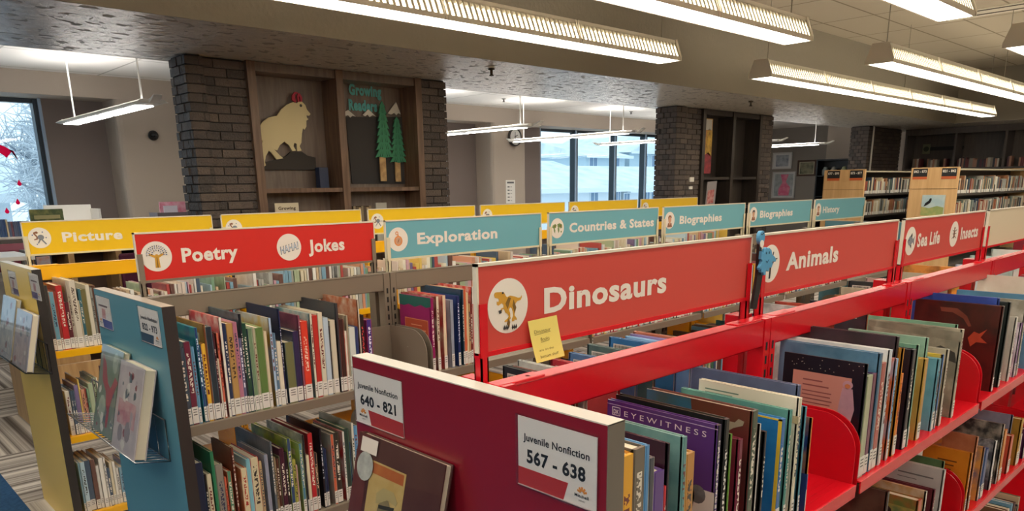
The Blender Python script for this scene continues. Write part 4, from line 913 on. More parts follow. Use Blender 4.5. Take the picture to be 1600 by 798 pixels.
        pr('glow', [[(.3, .93), (.5, .93), (.62, .85), (.68, .74), (.65, .73), (.58, .82), (.45, .88), (.32, .88)]], '7c4030', .0004, '6a2c20'); pr('bird', [[(.66, .6), (.72, .68), (.78, .66), (.86, .72), (.8, .62), (.88, .56), (.76, .56), (.7, .5)]], 'b8482c', .0006, '8c3020'); pr('shade', [rc(.0, .0, .35, .7)], '2c1414', .0003, '4a1a16')
    elif k == 'two': pr('lower', [rc(0, 0, 1, .42)], '2e3f78'); MB().box(X-t, X, *T(yy(-.0003), yy(.001)), zs+.05, zs+h*.42).obj('spine_lower', mat('print_2e3f78', '2e3f78', .4), root)
    elif k == 'grey':
        m = MB(); m.rect(W*.3, h*.84, W*.85, h*.86, fr, .0001, .0003); m.rect(W*.3, h*.78, W*.6, h*.79, fr, .0001, .0003); m.obj('title_line', mat('print_dgrey', '6a6866', .5), root)
    elif k == 'orange':
        m = MB()
        for q in range(3): m.rect(W*.32, h*(.8-.07*q), W*(.72-.05*q), h*(.82-.07*q), fr, .0001, .0003)
        m.obj('title_line', mat('print_umber', '6a3c14', .5), root)
    elif k == 'floral':
        rr_ = random.Random(9)
        for hx in ('8c3a34', '4c6a3c', 'b89a80'): pr('flower', [ci(rr_.uniform(.1, .95), rr_.uniform(.2, .92), rr_.uniform(.03, .07), 8, .8) for q in range(7)], hx, .0004+.0001*len(hx))
    elif k == 'photo':
        pr('scene', [rc(.05, .1, .95, .85)], '5a7a4c', .0003, 'd0b048'); pr('owl', [ci(.5, .5, .12, 10, 1.2), ci(.5, .72, .09, 10)], '2c2a28', .0005)
    elif k == 'map':
        pr('band', [[(0, .93), (1, .86), (1, .97), (0, .99)]], '8c8674', .0003, '6a6454'); pr('dark_shape', [[(.62, .7), (.8, .8), (.95, .74), (.98, .62), (.85, .66), (.75, .6)]], '3c3a34', .0005)
    elif k == 'bar':
        m = MB(); yb = .1 if sgn < 0 else .6
        m.rect(W*.08, h*.86, W*.42, h*.95, fr, .0001, .0003); m.obj('barcode_label', mat('bar_paper', 'c8bcb0', .6), root)
        m = MB(); rr_ = random.Random(int(c1, 16)); x = .1
        while x < .38: wv = rr_.uniform(.004, .012); m.rect(W*x, h*.885, W*(x+wv), h*.94, fr, .0003, .0005); x += wv+rr_.uniform(.004, .01)
        m.obj('barcode', inkb, root)
    elif full and d*h > .05 and 'bl' not in o and k is None and rnd.random() < .35:
        pr('title_band', [rc(.15, .82, .85, .9)], rnd.choice(('d8d0bc', '2c2a30', 'b8a060')), .0003)
    if o.get('ed'): pr('edge', [rc(.96, 0, 1, 1), rc(0, .985, 1, 1)], o['ed'], .0004)
    return root
SIZE = lambda h: 'tall' if h > .27 else ('short' if h < .215 else 'medium')
def shelf_of(rows, Yf, zs, place, group, full=True, start=1):
    for i, r in enumerate(rows):
        X, h, t, d, yo, c, o = r
        c1 = c.split('/')[0]
        lab = '%s %s book, %s from the left on %s' % (SIZE(h), cname(c1), ordinal(i+start), place)
        book(X, h, t, d, yo, c, o, Yf, zs, lab, group, full)
PAL = ['b82c30/8c2024', '2c4870/4c7c94', 'd8ccb0/b8a888', '3c6c50/6c9c78', 'e0b03a/c98a2c', '6c4c34/8c6c4c', '8c8c88/6c6c68', '5c3c74/7c5c94', 'cf6a48/a84830', 'dcd8d0/c0b8ac', '1e2430/3a4048', '78a8c0/a8c8d8', 'a84860/c87c90', '2c5c60/4c8c8c', 'c8b090/a08060', '4a2a24/6a3a30', 'e4dcc8/c8b898', '98a880/788860']
def fill(x0, x1, seed, hmin, hmax, gaps=.0, tmin=.006, tmax=.024, pal=PAL, dk=.62):
    rr = random.Random(seed); x = x0; out = []; h = rr.uniform(hmin, hmax)
    while True:
        t = rr.uniform(tmin, tmax); x += t+(rr.uniform(0, .04) if rr.random() < gaps else .0008)
        if x > x1: break
        if rr.random() < .5: h = rr.uniform(hmin, hmax)
        out.append([x, h, t-.0006, min(.23, .05+h*dk), rr.uniform(0, .012), rr.choice(pal), {}])
    return out
TB = {
'D': [[0.845,0.289,0.0294,0.219,0,'e0a51e/c9781a',{}],
 [0.873,0.293,0.0274,0.221,0,'6d6353/4a443c',{}],
 [0.884,0.292,0.0104,0.221,0,'4a86b8/6aa5cf',{}],
 [0.898,0.269,0.0134,0.208,0,'3a4048/a9a294',{}],
 [0.925,0.241,0.0264,0.193,0,'5b3c80/6d5296',{}],
 [0.932,0.212,0.0064,0.177,0,'c9222a/e8e0d2',{}],
 [0.938,0.281,0.0054,0.215,0,'1e171b/3b1a2c',{}],
 [0.985,0.281,0.0114,0.22,0,'5f8f8c/7fa9a2',{}],
 [1.009,0.249,0.0234,0.197,0,'b9823a/d3a04e',{}],
 [1.087,0.277,0.0114,0.238,0,'4b2a72/5a3584',{'k':'dk'}],
 [1.113,0.282,0.0134,0.237,0,'15130f/1d221b',{'ti':'e8e4da'}],
 [1.125,0.251,0.0054,0.198,0,'5d8a24/84b23a',{}],
 [1.163,0.233,0.0134,0.188,0,'6e1432/841b3e',{}],
 [1.211,0.276,0.0194,0.232,0,'6b2f2b/44513e',{'k':'dino'}],
 [1.225,0.246,0.0034,0.195,0,'d8d2c6/b9b2a4',{}],
 [1.249,0.226,0.0074,0.184,0,'17161a/242428',{}],
 [1.321,0.235,0.0154,0.189,0,'1c66a6/2c7fbe',{'ed':'e8c53a'}],
 [1.348,0.246,0.0094,0.249,0,'4d8c80/6aa595',{}],
 [1.384,0.263,0.0114,0.227,0,'d9d0b4/e6dfca',{'k':'plants'}],
 [1.408,0.24,0.0064,0.192,0,'4f8fa0/2f6d86',{}],
 [1.435,0.274,0.0114,0.251,0.028,'46506e/5a6888',{}],
 [1.439,0.209,0.0034,0.175,0,'d38a3c/2e3f78',{'k':'two'}]],
'E': [[1.6985,0.276,0.0044,0.196,0,'17121a/1f1820',{'k':'pink'}],
 [1.734,0.245,0.0294,0.195,0,'a9ad8c/8a9a78',{}],
 [1.754,0.245,0.0194,0.195,0,'6a2a48/3c2a5a',{}],
 [1.78,0.288,0.0154,0.244,0,'3f6480/57809c',{}],
 [1.806,0.262,0.0254,0.204,0,'a8483c/d6c8a8',{}],
 [1.837,0.287,0.0134,0.254,0,'c4ccd2/e6e6e2',{}],
 [1.882,0.258,0.0114,0.202,0,'86b4d4/d86a2c',{}],
 [1.909,0.306,0.0114,0.255,0.012,'1b1a1c/3a2630',{}],
 [1.913,0.278,0.0034,0.213,0,'c98a2c/a8701e',{}],
 [1.929,0.213,0.0154,0.177,0,'e07a1e/c9601a',{}],
 [1.999,0.263,0.0214,0.205,0,'12131a/1c2030',{}],
 [2.017,0.27,0.0054,0.209,0,'8ab49c/6a9a80',{}],
 [2.1,0.222,0.0214,0.182,0,'b98c3e/c9a050',{}],
 [2.13,0.27,0.0094,0.209,0.014,'7ba08c/93b8a2',{}],
 [2.205,0.204,0.0174,0.172,0,'5f98aa/78b0c0',{}],
 [2.222,0.212,0.0064,0.177,0,'2d6ab0/e6c23c',{}],
 [2.266,0.22,0.0114,0.181,0,'c9c2b0/aaa694',{}],
 [2.374,0.261,0.0154,0.26,0,'b7ad96/7d7a6a',{'k':'map'}],
 [2.492,0.252,0.0074,0.26,0.05,'8fbfa4/7aae90',{}]],
'F': [[2.764,0.281,0.0134,0.26,0,'4a1a16/2a1414',{'k':'phoenix'}],
 [2.825,0.297,0.0094,0.26,0.03,'2c3f8c/3a55a8',{}],
 [2.841,0.285,0.0154,0.217,0,'181c1a/2a3430',{}],
 [2.954,0.222,0.0154,0.182,0,'dcd8cc/c9c4b6',{}],
 [3.027,0.192,0.0114,0.166,0,'6a2c78/e6dde8',{}],
 [3.057,0.266,0.0114,0.26,0,'c6c2b4/8c8878',{}],
 [3.194,0.268,0.0134,0.26,0,'3f7296/5a90b0',{}],
 [3.373,0.151,0.0294,0.143,0,'3c8a6a/2c6a50',{}],
 [3.43,0.168,0.0294,0.152,0,'d9822c/c96a1c',{}],
 [3.435,0.304,0.0044,0.26,0,'d6cdb4/e4dcc8',{}]],
'G1': [[1.932,0.296,0.0134,0.223,0,'2a2620/5a4a3c',{'k':'floral'}],
 [2.201,0.192,0.0294,0.166,0,'b8502c/6a7a3c',{'k':'photo'}],
 [2.237,0.204,0.0074,0.172,0,'e2dccc/c9a070',{}],
 [2.315,0.186,0.0114,0.162,0,'6a1c30/561626',{}],
 [2.388,0.228,0.0134,0.185,0,'c9c6c0/b8b5b0',{'k':'grey'}],
 [2.476,0.223,0.0074,0.183,0.03,'5a7a50/486840',{}]],
'G2': [[2.653,0.211,0.0114,0.145,0,'c97a1c/d98a24',{'k':'orange'}],
 [2.692,0.257,0.0114,0.103,0,'c98a64/b06a48',{}],
 [2.798,0.194,0.0114,0.167,0,'3c5a8a/d8a050',{}],
 [2.841,0.18,0.0294,0.159,0,'2c4c80/4a6aa0',{}],
 [2.937,0.183,0.0174,0.161,0,'dcdcd8/4a4c50',{}],
 [3.008,0.226,0.0094,0.184,0,'c9c2b0/3a3a38',{}],
 [3.057,0.196,0.0294,0.168,0,'d98a3c/c97a2c',{}],
 [3.167,0.148,0.0294,0.141,0,'cf6a50/b8503c',{}],
 [3.207,0.211,0.0074,0.176,0.02,'6c7690/8890a4',{}],
 [3.287,0.185,0.0294,0.162,0,'c99a3c/a87c2c',{}],
 [3.299,0.12,0.0114,0.126,0,'dcdcd4/2c4a48',{}],
 [3.391,0.12,0.0294,0.126,0,'6a2a60/521e4a',{}]],
'A': [[0.776,0.236,0.0162,0.19,0,'3b4a58/2a3440',{}],
 [0.796,0.25,0.0194,0.198,0,'6a2238/4f7f88',{}],
 [0.805,0.233,0.0084,0.188,0,'5b8fb0/78a8c4',{}],
 [0.821,0.287,0.0084,0.165,0,'2a3a70/2f8f98',{'ti':'dfe6ee'}],
 [0.826,0.234,0.0044,0.189,0,'24305c/34447a',{'ti':'d8dce8'}],
 [0.839,0.237,0.0124,0.19,0,'e0b03a/c99020',{}],
 [0.845,0.294,0.0054,0.251,0,'7a4a2c/a8803c',{}],
 [0.863,0.285,0.0174,0.217,0,'1f3038/56707c',{}],
 [0.869,0.262,0.0054,0.204,0,'4a2028/702c38',{'ti':'d9b8a8'}],
 [0.874,0.186,0.0044,0.162,0,'d8ccb4/c4b498',{}],
 [0.881,0.263,0.0064,0.205,0,'cf6a50/2c2c30',{}],
 [0.895,0.308,0.0074,0.235,0,'e2dccb/c23a3e',{}],
 [0.906,0.288,0.0104,0.218,0,'20304c/2c4468',{}],
 [0.927,0.286,0.0204,0.217,0,'b08a50/8c6a38',{'ti':'3c2a18'}],
 [0.94,0.288,0.0124,0.218,0,'b07084/c98c98',{}],
 [0.949,0.237,0.0084,0.19,0,'5c5878/7c7898',{'ti':'e4e4ec'}],
 [0.956,0.311,0.0064,0.249,0,'1e2228/4a5a60',{}],
 [0.968,0.28,0.0114,0.214,0,'1e4434/2c5c44',{}],
 [0.973,0.263,0.0044,0.205,0,'173038/28484c',{}],
 [0.986,0.263,0.0124,0.205,0,'6f8a68/9cb090',{}],
 [0.996,0.263,0.0094,0.205,0,'b4ac90/8a9078',{}],
 [1.021,0.261,0.0244,0.204,0,'5c7a40/8aa060',{}],
 [1.032,0.247,0.0104,0.196,0,'d2c4a4/b8a484',{}],
 [1.05,0.286,0.0074,0.243,0,'a8c0d8/b8963e',{}],
 [1.06,0.237,0.0094,0.19,0,'56748c/7c98ac',{}],
 [1.076,0.209,0.0154,0.175,0,'d8d0b8/c0b498',{}],
 [1.081,0.311,0.0044,0.227,0,'20264c/262b3e',{'ti':'dfe2ea'}],
 [1.118,0.201,0.0294,0.171,0,'6f7048/50606c',{}],
 [1.139,0.233,0.0204,0.188,0,'30284c/3c4456',{}],
 [1.148,0.282,0.0064,0.26,0,'8c4c5c/5a2a3c',{}],
 [1.173,0.261,0.0244,0.204,0,'d8402c/b82c20',{'ti':'f0c8b0'}],
 [1.191,0.282,0.0074,0.239,0,'d8d0b8/5c8c90',{}],
 [1.211,0.275,0.0194,0.211,0,'b83028/902420',{}],
 [1.229,0.282,0.0174,0.26,0,'d4ccb4/b8b098',{}],
 [1.249,0.262,0.0194,0.204,0,'b4c4d0/8898a4',{}],
 [1.254,0.233,0.0044,0.188,0,'2a2a2c/c8c4b4',{}],
 [1.274,0.251,0.0194,0.198,0,'ccc4ac/b4ac94',{}],
 [1.289,0.305,0.0084,0.244,0,'3a3638/30343a',{}],
 [1.306,0.25,0.0164,0.198,0,'3c2420/8c3c24',{}],
 [1.316,0.208,0.0094,0.174,0,'dcd4c4/c86050',{}],
 [1.324,0.26,0.0074,0.203,0,'9a9078/c8bca0',{}],
 [1.348,0.217,0.0234,0.179,0,'cfd4cc/a4b8b0',{}],
 [1.36,0.217,0.0114,0.179,0,'2a3864/3c5080',{}],
 [1.371,0.307,0.0054,0.244,0,'c8bca8/a8603c',{}],
 [1.386,0.254,0.0144,0.2,0,'18181a/28282c',{'ti':'d84848'}],
 [1.416,0.234,0.0194,0.189,0,'3c2c78/b84068',{'ti':'e4e0f0'}]],
'B': [[0.787,0.275,0.0272,0.211,0,'1c2c44/2c4464',{}],
 [0.794,0.234,0.0064,0.189,0,'1a1818/2c2824',{}],
 [0.809,0.232,0.0144,0.188,0,'cfc6a8/a8a080',{}],
 [0.823,0.3,0.0094,0.233,0,'2f7a54/3c8c64',{}],
 [0.847,0.254,0.0234,0.2,0,'8c8478/6c6458',{}],
 [0.854,0.208,0.0064,0.174,0,'cf6448/b85038',{}],
 [0.871,0.223,0.0134,0.183,0,'4f8468/c85c38',{}],
 [0.886,0.297,0.0074,0.152,0,'6a3424/8a4830',{}],
 [0.921,0.22,0.0194,0.181,0,'d8caa4/d87a4c',{'ti':'a83828'}],
 [0.935,0.246,0.0134,0.195,0,'7cb4c0/98c8d0',{}],
 [0.962,0.246,0.0264,0.195,0,'cfc4a0/b83038',{}],
 [0.972,0.229,0.0094,0.186,0,'b8a078/8c7450',{}],
 [0.994,0.246,0.0114,0.195,0,'8c90a0/a4a8b4',{}],
 [1.012,0.285,0.0074,0.26,0,'5c6468/84888c',{}],
 [1.02,0.23,0.0074,0.186,0,'8c7c60/6c5c44',{}],
 [1.029,0.223,0.0084,0.183,0,'4c2c20/6c4430',{}],
 [1.034,0.229,0.0044,0.186,0,'50503c/707050',{}],
 [1.05,0.253,0.0154,0.199,0,'401c2c/5a283c',{}],
 [1.06,0.236,0.0094,0.19,0,'201c1c/302828',{}],
 [1.077,0.279,0.0134,0.26,0,'2c4870/b0c040',{}],
 [1.088,0.204,0.0104,0.172,0,'a8a44c/888838',{}],
 [1.093,0.183,0.0044,0.161,0,'c8a0a0/b08080',{}],
 [1.116,0.252,0.0114,0.199,0,'4c7c94/a8c060',{}],
 [1.126,0.279,0.0054,0.26,0,'1c1c1c/dcdcd4',{}],
 [1.138,0.205,0.0114,0.173,0,'d8ccac/b8a888',{}],
 [1.156,0.279,0.0174,0.26,0,'b82c30/8c2024',{}],
 [1.167,0.206,0.0104,0.173,0,'2c2830/b49870',{'ti':'d8b890'}],
 [1.19,0.289,0.0074,0.232,0,'161418/242028',{'ti':'c8c8d0'}],
 [1.195,0.219,0.0044,0.18,0,'2a3850/3c5070',{}],
 [1.203,0.212,0.0074,0.177,0,'1e2848/30406c',{}],
 [1.235,0.255,0.0114,0.2,0,'cc6440/a8a498',{}],
 [1.255,0.258,0.0194,0.169,0,'33302a/57503c',{}],
 [1.277,0.255,0.0074,0.2,0,'e0dcd4/c83c3c',{}],
 [1.294,0.262,0.0164,0.193,0,'2c4038/4c7c60',{}],
 [1.299,0.211,0.0044,0.176,0,'24344c/8cb4c4',{}],
 [1.316,0.277,0.0094,0.221,0,'d8d4c4/b8b4a4',{}],
 [1.329,0.264,0.0124,0.205,0,'5c94c0/80b0d4',{}],
 [1.341,0.259,0.0114,0.202,0,'e4dccc/d0c8b4',{}]],
'C': [[1.689,0.279,0.0134,0.196,0,'8c1c58/a02868',{'k':'magenta'}],
 [1.715,0.281,0.0134,0.222,0,'cfc4ac/8c4038',{}],
 [1.747,0.282,0.0154,0.214,0,'d8c8a8/c84c48',{}],
 [1.782,0.261,0.0134,0.204,0,'8c94a0/a8aeb8',{}],
 [1.813,0.273,0.0114,0.21,0,'1c2c5c/283c74',{'ti':'e0e4f0'}],
 [1.834,0.294,0.0074,0.26,0,'1e3c50/2c4c60',{}],
 [1.847,0.295,0.0124,0.222,0,'c85c38/d8c49c',{}],
 [1.857,0.281,0.0094,0.215,0,'d8cca8/c88c4c',{}],
 [1.866,0.238,0.0084,0.191,0,'b89c6c/8c7048',{}],
 [1.876,0.237,0.0094,0.19,0,'6c2020/882c2c',{}],
 [1.885,0.299,0.0074,0.21,0,'d8d0c4/c0302c',{}],
 [1.895,0.235,0.0094,0.189,0,'5c8cac/d8d8d0',{}],
 [1.907,0.217,0.0114,0.179,0,'204c48/34685c',{}]],
'I': [[0.782,0.289,0.0114,0.219,0,'3c3c40/5a5a58',{}],
 [0.802,0.259,0.0194,0.202,0,'6c9cb0/c87c60',{}],
 [0.811,0.261,0.0084,0.204,0,'8c3c34/a85044',{}],
 [0.837,0.284,0.0254,0.216,0,'b82c30/982024',{}],
 [0.854,0.209,0.0164,0.175,0,'5c2830/7c3840',{}],
 [0.865,0.303,0.0104,0.227,0,'a89c8c/c4b8a4',{'ti':'4c3c34'}],
 [0.891,0.301,0.0254,0.226,0,'d0c6b4/b4a894',{'ti':'503c30'}],
 [0.896,0.211,0.0044,0.176,0,'d0bc9c/b09878',{}],
 [0.908,0.261,0.0114,0.204,0,'34606c/4c7c84',{}],
 [0.928,0.258,0.0194,0.202,0,'6c6440/8c8458',{}],
 [0.945,0.276,0.0164,0.212,0,'d0c8b4/b0a890',{}],
 [0.955,0.262,0.0094,0.204,0,'8c8c84/6c6c68',{}],
 [0.968,0.271,0.0124,0.209,0,'54382c/74503c',{}]],
'H': [[1.105,0.285,'1c1a1a/2c2826',{'k':'bar'}],
 [1.121,0.282,'2c1c18/8c3c24',{}],
 [1.151,0.29,'8c8c84/c4c4bc',{}],
 [1.261,0.275,'a02028/b83034',{'k':'bar'}],
 [1.324,0.28,'3c5c84/5c7ca4',{'k':'bar'}],
 [1.392,0.29,'6c7c74/4c5c58',{'k':'bar'}],
 [1.477,0.296,'2c5c8c/3c74a8',{'k':'bar'}],
 [1.543,0.288,'78a8d0/94bce0',{}],
 [1.564,0.291,'7c6ca0/9484b4',{}],
 [1.5775,0.296,'c87c5c/a85c40',{}],
 [2.249,0.294,'c8c8c4/8c8c88',{}],
 [2.269,0.274,'1c1c20/3c3c40',{'k':'bar'}],
 [2.345,0.289,'c8543c/a43c2c',{}],
 [2.605,0.263,'242428/3c3c44',{}],
 [2.804,0.261,'c8885c/a86c44',{}],
 [2.844,0.287,'c4b89c/a49880',{}],
 [2.921,0.303,'202020/343434',{'k':'bar'}],
 [3.082,0.299,'c8a49c/a88078',{}],
 [3.423,0.293,'c8c0a8/a8a088',{}],
 [3.466,0.322,'1c1814/d88c3c',{}],
 [3.771,0.293,'2c2018/e0a444',{}],
 [4.185,0.265,'8cb8d0/dce4e4',{}],
 [4.398,0.294,'98b4ac/b8d0c8',{}],
 [4.769,0.301,'a8c4bc/d8dcd4',{}]]}
shelf_of(TB['A'], 2.195, .86, 'grey top shelf under Poetry sign', 'books on the grey top shelf')
shelf_of(TB['B'], 2.195, .465, 'grey second shelf under Poetry sign', 'books on the grey second shelf')
shelf_of(TB['C'], 2.195, .86, 'grey top shelf under Exploration sign', 'books on the second grey bay')
shelf_of(TB['D'], .632, .86, 'red top shelf before Dinosaurs sign', 'picture nonfiction on the near red shelf')
shelf_of(TB['E'], .632, .86, 'red top shelf before Animals sign', 'picture nonfiction on the second red bay')
shelf_of(TB['F'], .632, .86, 'red top shelf before Sea Life sign', 'picture nonfiction on the third red bay')
shelf_of(TB['G1'], .632, .465, 'red second shelf before Animals sign', 'books on the red second shelf')
shelf_of(TB['G2'], .632, .465, 'red second shelf before Sea Life sign', 'books on the red second shelf')
for i, (X, h, c, o) in enumerate(TB['H']):
    book(X+.012, h, .012, .2, 0, c, o, 1.195, .86, '%s book, %s from the left behind the red top rail' % (cname(c.split('/')[0]), ordinal(i+1)), 'books behind the red top rail', True, -1)
shelf_of(TB['I'], 3.73, .86, 'yellow top shelf under Picture sign', 'books on the yellow top shelf')
pale = ['d8ccb0/b8a888', 'dcd8d0/c0b8ac', 'b4504c/8c3430', '7ca0b4/94b4c4', '7c9c80/9cb49c', 'dcbc64/c9a050', 'a8a8a0/8c8c88', 'cf9478/b07858', 'b4ccd8/98b4c0', '6a4c44/8a645a', 'e4dcc8/c8b898', '7c6c90/9484a8', 'c89ca8/b07c8c', '48586c/64748a', 'c8b090/a08060', 'a8b494/8c9c7c', 'e8e4da/d0ccc0', 'd4c4b8/b8a89c']
shelf_of(fill(.78, 1.12, 21, .19, .27, pal=pale), 3.73, .465, 'yellow second shelf under Picture sign', 'books on the yellow second shelf')
shelf_of(fill(.78, 1.12, 22, .17, .25, pal=pale), 3.73, .085, 'yellow bottom shelf under Picture sign', 'books on the yellow bottom shelf')
shelf_of(fill(.985, 1.63, 23, .2, .27, pal=pale, tmin=.007, tmax=.022, gaps=.06), 3.73, .86, 'yellow top shelf under Picture sign', 'books on the yellow top shelf', False, len(TB['I'])+1)
for k, n_ in ((1, 'second'),):
    shelf_of(fill(.754+k*BAY+.03, .754+(k+1)*BAY-.04, 30+k, .19, .27, pal=pale, tmin=.009, tmax=.026, gaps=.06), 3.73, .86, n_+' bay of yellow top shelf', 'books on the far yellow top shelf', False)
# books shown on the racks: leaning back against the end panels
def rack_book(x, y0, y1, z, h, t, c1, c2, label, draw, busy=True):
    W = y0-y1; t_ = thing('book', label, 'book', (x, y0, z), 'books shown on the end panel racks', (0, R(14), 0))
    fr = (Vector((0, 0, 0)), -AY, AZ, -AX)
    b = MB(); b.box(0, .0025, -W, 0, 0, h, 0); b.box(t-.0025, t, -W, 0, 0, h, 0); b.box(0, t, -.003, 0, 0, h, 0)
    b.obj('cover', mat('rb_'+c1, c1, .3, coat=.5, var=c2, scale=13, amt=.7), t_, True)
    MB().box(.0025, t-.0025, -W+.004, -.003, .003, h-.003).obj('pages', paper_m, t_, True)
    for nm, polys, hx, vr, a in draw:
        m = MB()
        for p in polys: m.plate([(u*W, v*h) for u, v in p], fr, a-.0002, a)
        m.obj(nm, mat('rbp_'+hx, hx, .35, coat=.4, var=vr, scale=22), t_, True)
    rp = random.Random(int(c1, 16))
    for hx in ((c2, '8c4a50', 'd0ccc4', '5c6c74') if busy else ()):
        m = MB()
        for q in range(5):
            u, v, s_ = rp.uniform(.12, .85), rp.uniform(.08, .9), rp.uniform(.03, .09)
            m.plate([((u+s_*rp.uniform(.6, 1.2)*cos(k*1.05))*W, (v+s_*rp.uniform(.5, 1.)*sin(k*1.05))*h) for k in range(6)], fr, .0001, .00025+.00004*q)
        m.obj('print', mat('rbx_'+hx, hx, .35, coat=.4), t_, True)
    j = MB(); j.rect(-.001, -.001, W+.001, h+.004, fr, .0018, .0022); j.obj('plastic_jacket', jacket, t_, True)
    return t_, fr, W
rc = lambda x0, z0, x1, z1: [(x0, z0), (x1, z0), (x1, z1), (x0, z1)]
ci = lambda x, z, r, n=14, e=1.: [(x+r*cos(2*pi*i/n), z+e*r*sin(2*pi*i/n)) for i in range(n)]
rack_book(.629, 2.70, 2.485, .772, .285, .02, '6c8470', '8a8c84', 'green and red graphic cover book leaning on the teal rack', [('red_figure', [[(.1, .9), (.3, .8), (.45, .6), (.6, .55), (.75, .7), (.9, .65), (.75, .5), (.62, .3), (.5, .32), (.4, .5), (.2, .6)], [(.52, .35), (.65, .3), (.62, .1), (.54, .1)]], 'a84c54', '8a5a5c', .0004), ('pale_patch', [ci(.3, .3, .16, 9, .9), ci(.7, .85, .12, 9)], 'a8b0a0', '8c9a8c', .0003)])
bk, fr, W = rack_book(.619, 2.475, 2.265, .770, .272, .034, 'c4bab8', 'a8a0a4', 'pale ZOO cover book leaning at right on the teal rack', [('red_patch', [rc(.12, .3, .85, .58)], 'b47c84', 'c8b4b0', .0003), ('dark_patch', [ci(.6, .25, .12, 9), ci(.3, .2, .1, 9)], '8a8488', None, .0004)])
text_mb('ZOO', fr, .035, .185, .12, .05, .0004, .0003, bold=.0).obj('lettering', mat('zoo_ink', '7c7c88', .4), bk)
rack_book(.632, 4.20, 3.94, .808, .275, .02, 'b8b8b8', '8c94a0', 'silvery covered picture book at left on the yellow rack', [('scene', [rc(.1, .1, .9, .6)], '9ca4a8', 'c8c4bc', .0003)])
rack_book(.632, 3.90, 3.63, .806, .245, .026, 'b0a8ac', '8c8c98', 'glossy grey pink picture book at right on the yellow rack', [('scene', [rc(.1, .1, .9, .7)], 'a09498', 'c8b8b4', .0003)])
t_, fr, W = rack_book(.645, 1.185, .925, .770, .325, .018, '4c2c2c', '5a3a34', 'brown book with old portrait cover leaning on dark red panel', [('binding', [rc(0, 0, .16, 1)], '5c2a2a', '6c3c38', .0003), ('panel', [rc(.2, .3, .62, .87)], 'b89a5c', 'c8b078', .0004), ('title_band', [rc(.22, .8, .6, .86)], 'a8542c', 'b8743c', .0006)], False)
pz = lambda L: [(.2+.42*u, .3+.57*v) for u, v in L]
m = MB(); D_ = .325
for p, a in ((pz([(.05, 0), (.15, .25), (.4, .32), (.75, .3), (.95, .1), (1, 0)]), .0008),): m.plate([(u*W, v*D_) for u, v in p], fr, a-.0002, a)
m.obj('jacket', mat('port_dark', '3a3a34', .5), t_, True)
m = MB(); m.plate([(u*W, v*D_) for u, v in pz(ci(.55, .47, .2, 16, 1.15))], fr, .0009, .0011); m.obj('face', mat('port_face', '8a7c58', .5, var='6a6048', scale=30), t_, True)
m = MB(); m.plate([(u*W, v*D_) for u, v in pz([(.3, .6), (.28, .7), (.45, .78), (.75, .78), (.88, .7), (.85, .66), (.6, .68), (.4, .62)])], fr, .0012, .0014); m.obj('cap', mat('port_cap', 'a89868', .5), t_, True)
m = MB()
for p in (ci(.48, .52, .035, 8, .5), ci(.65, .52, .035, 8, .5), [(.55, .5), (.6, .5), (.61, .42), (.54, .42)], [(.47, .37), (.65, .37), (.63, .345), (.49, .345)], [(.38, .6), (.82, .64), (.8, .6), (.4, .565)]): m.plate([(u*W, v*D_) for u, v in pz(p)], fr, .0012, .0015)
m.obj('features', mat('port_ink', '2c2a24', .5), t_, True)
m = MB(); m.plate([(u*W, v*D_) for u, v in ci(.14, .82, .1, 18, .85)], fr, .0024, .0028); m.obj('seal_sticker', mat('seal', '8c8c86', .4, var='a8a8a0', scale=60), t_, True)
m = MB(); m.rect(W*.06, D_*.9, W*.26, D_*.985, fr, .0024, .0028); m.obj('barcode_label', mat('bar_paper', 'c8bcb0', .6), t_, True)

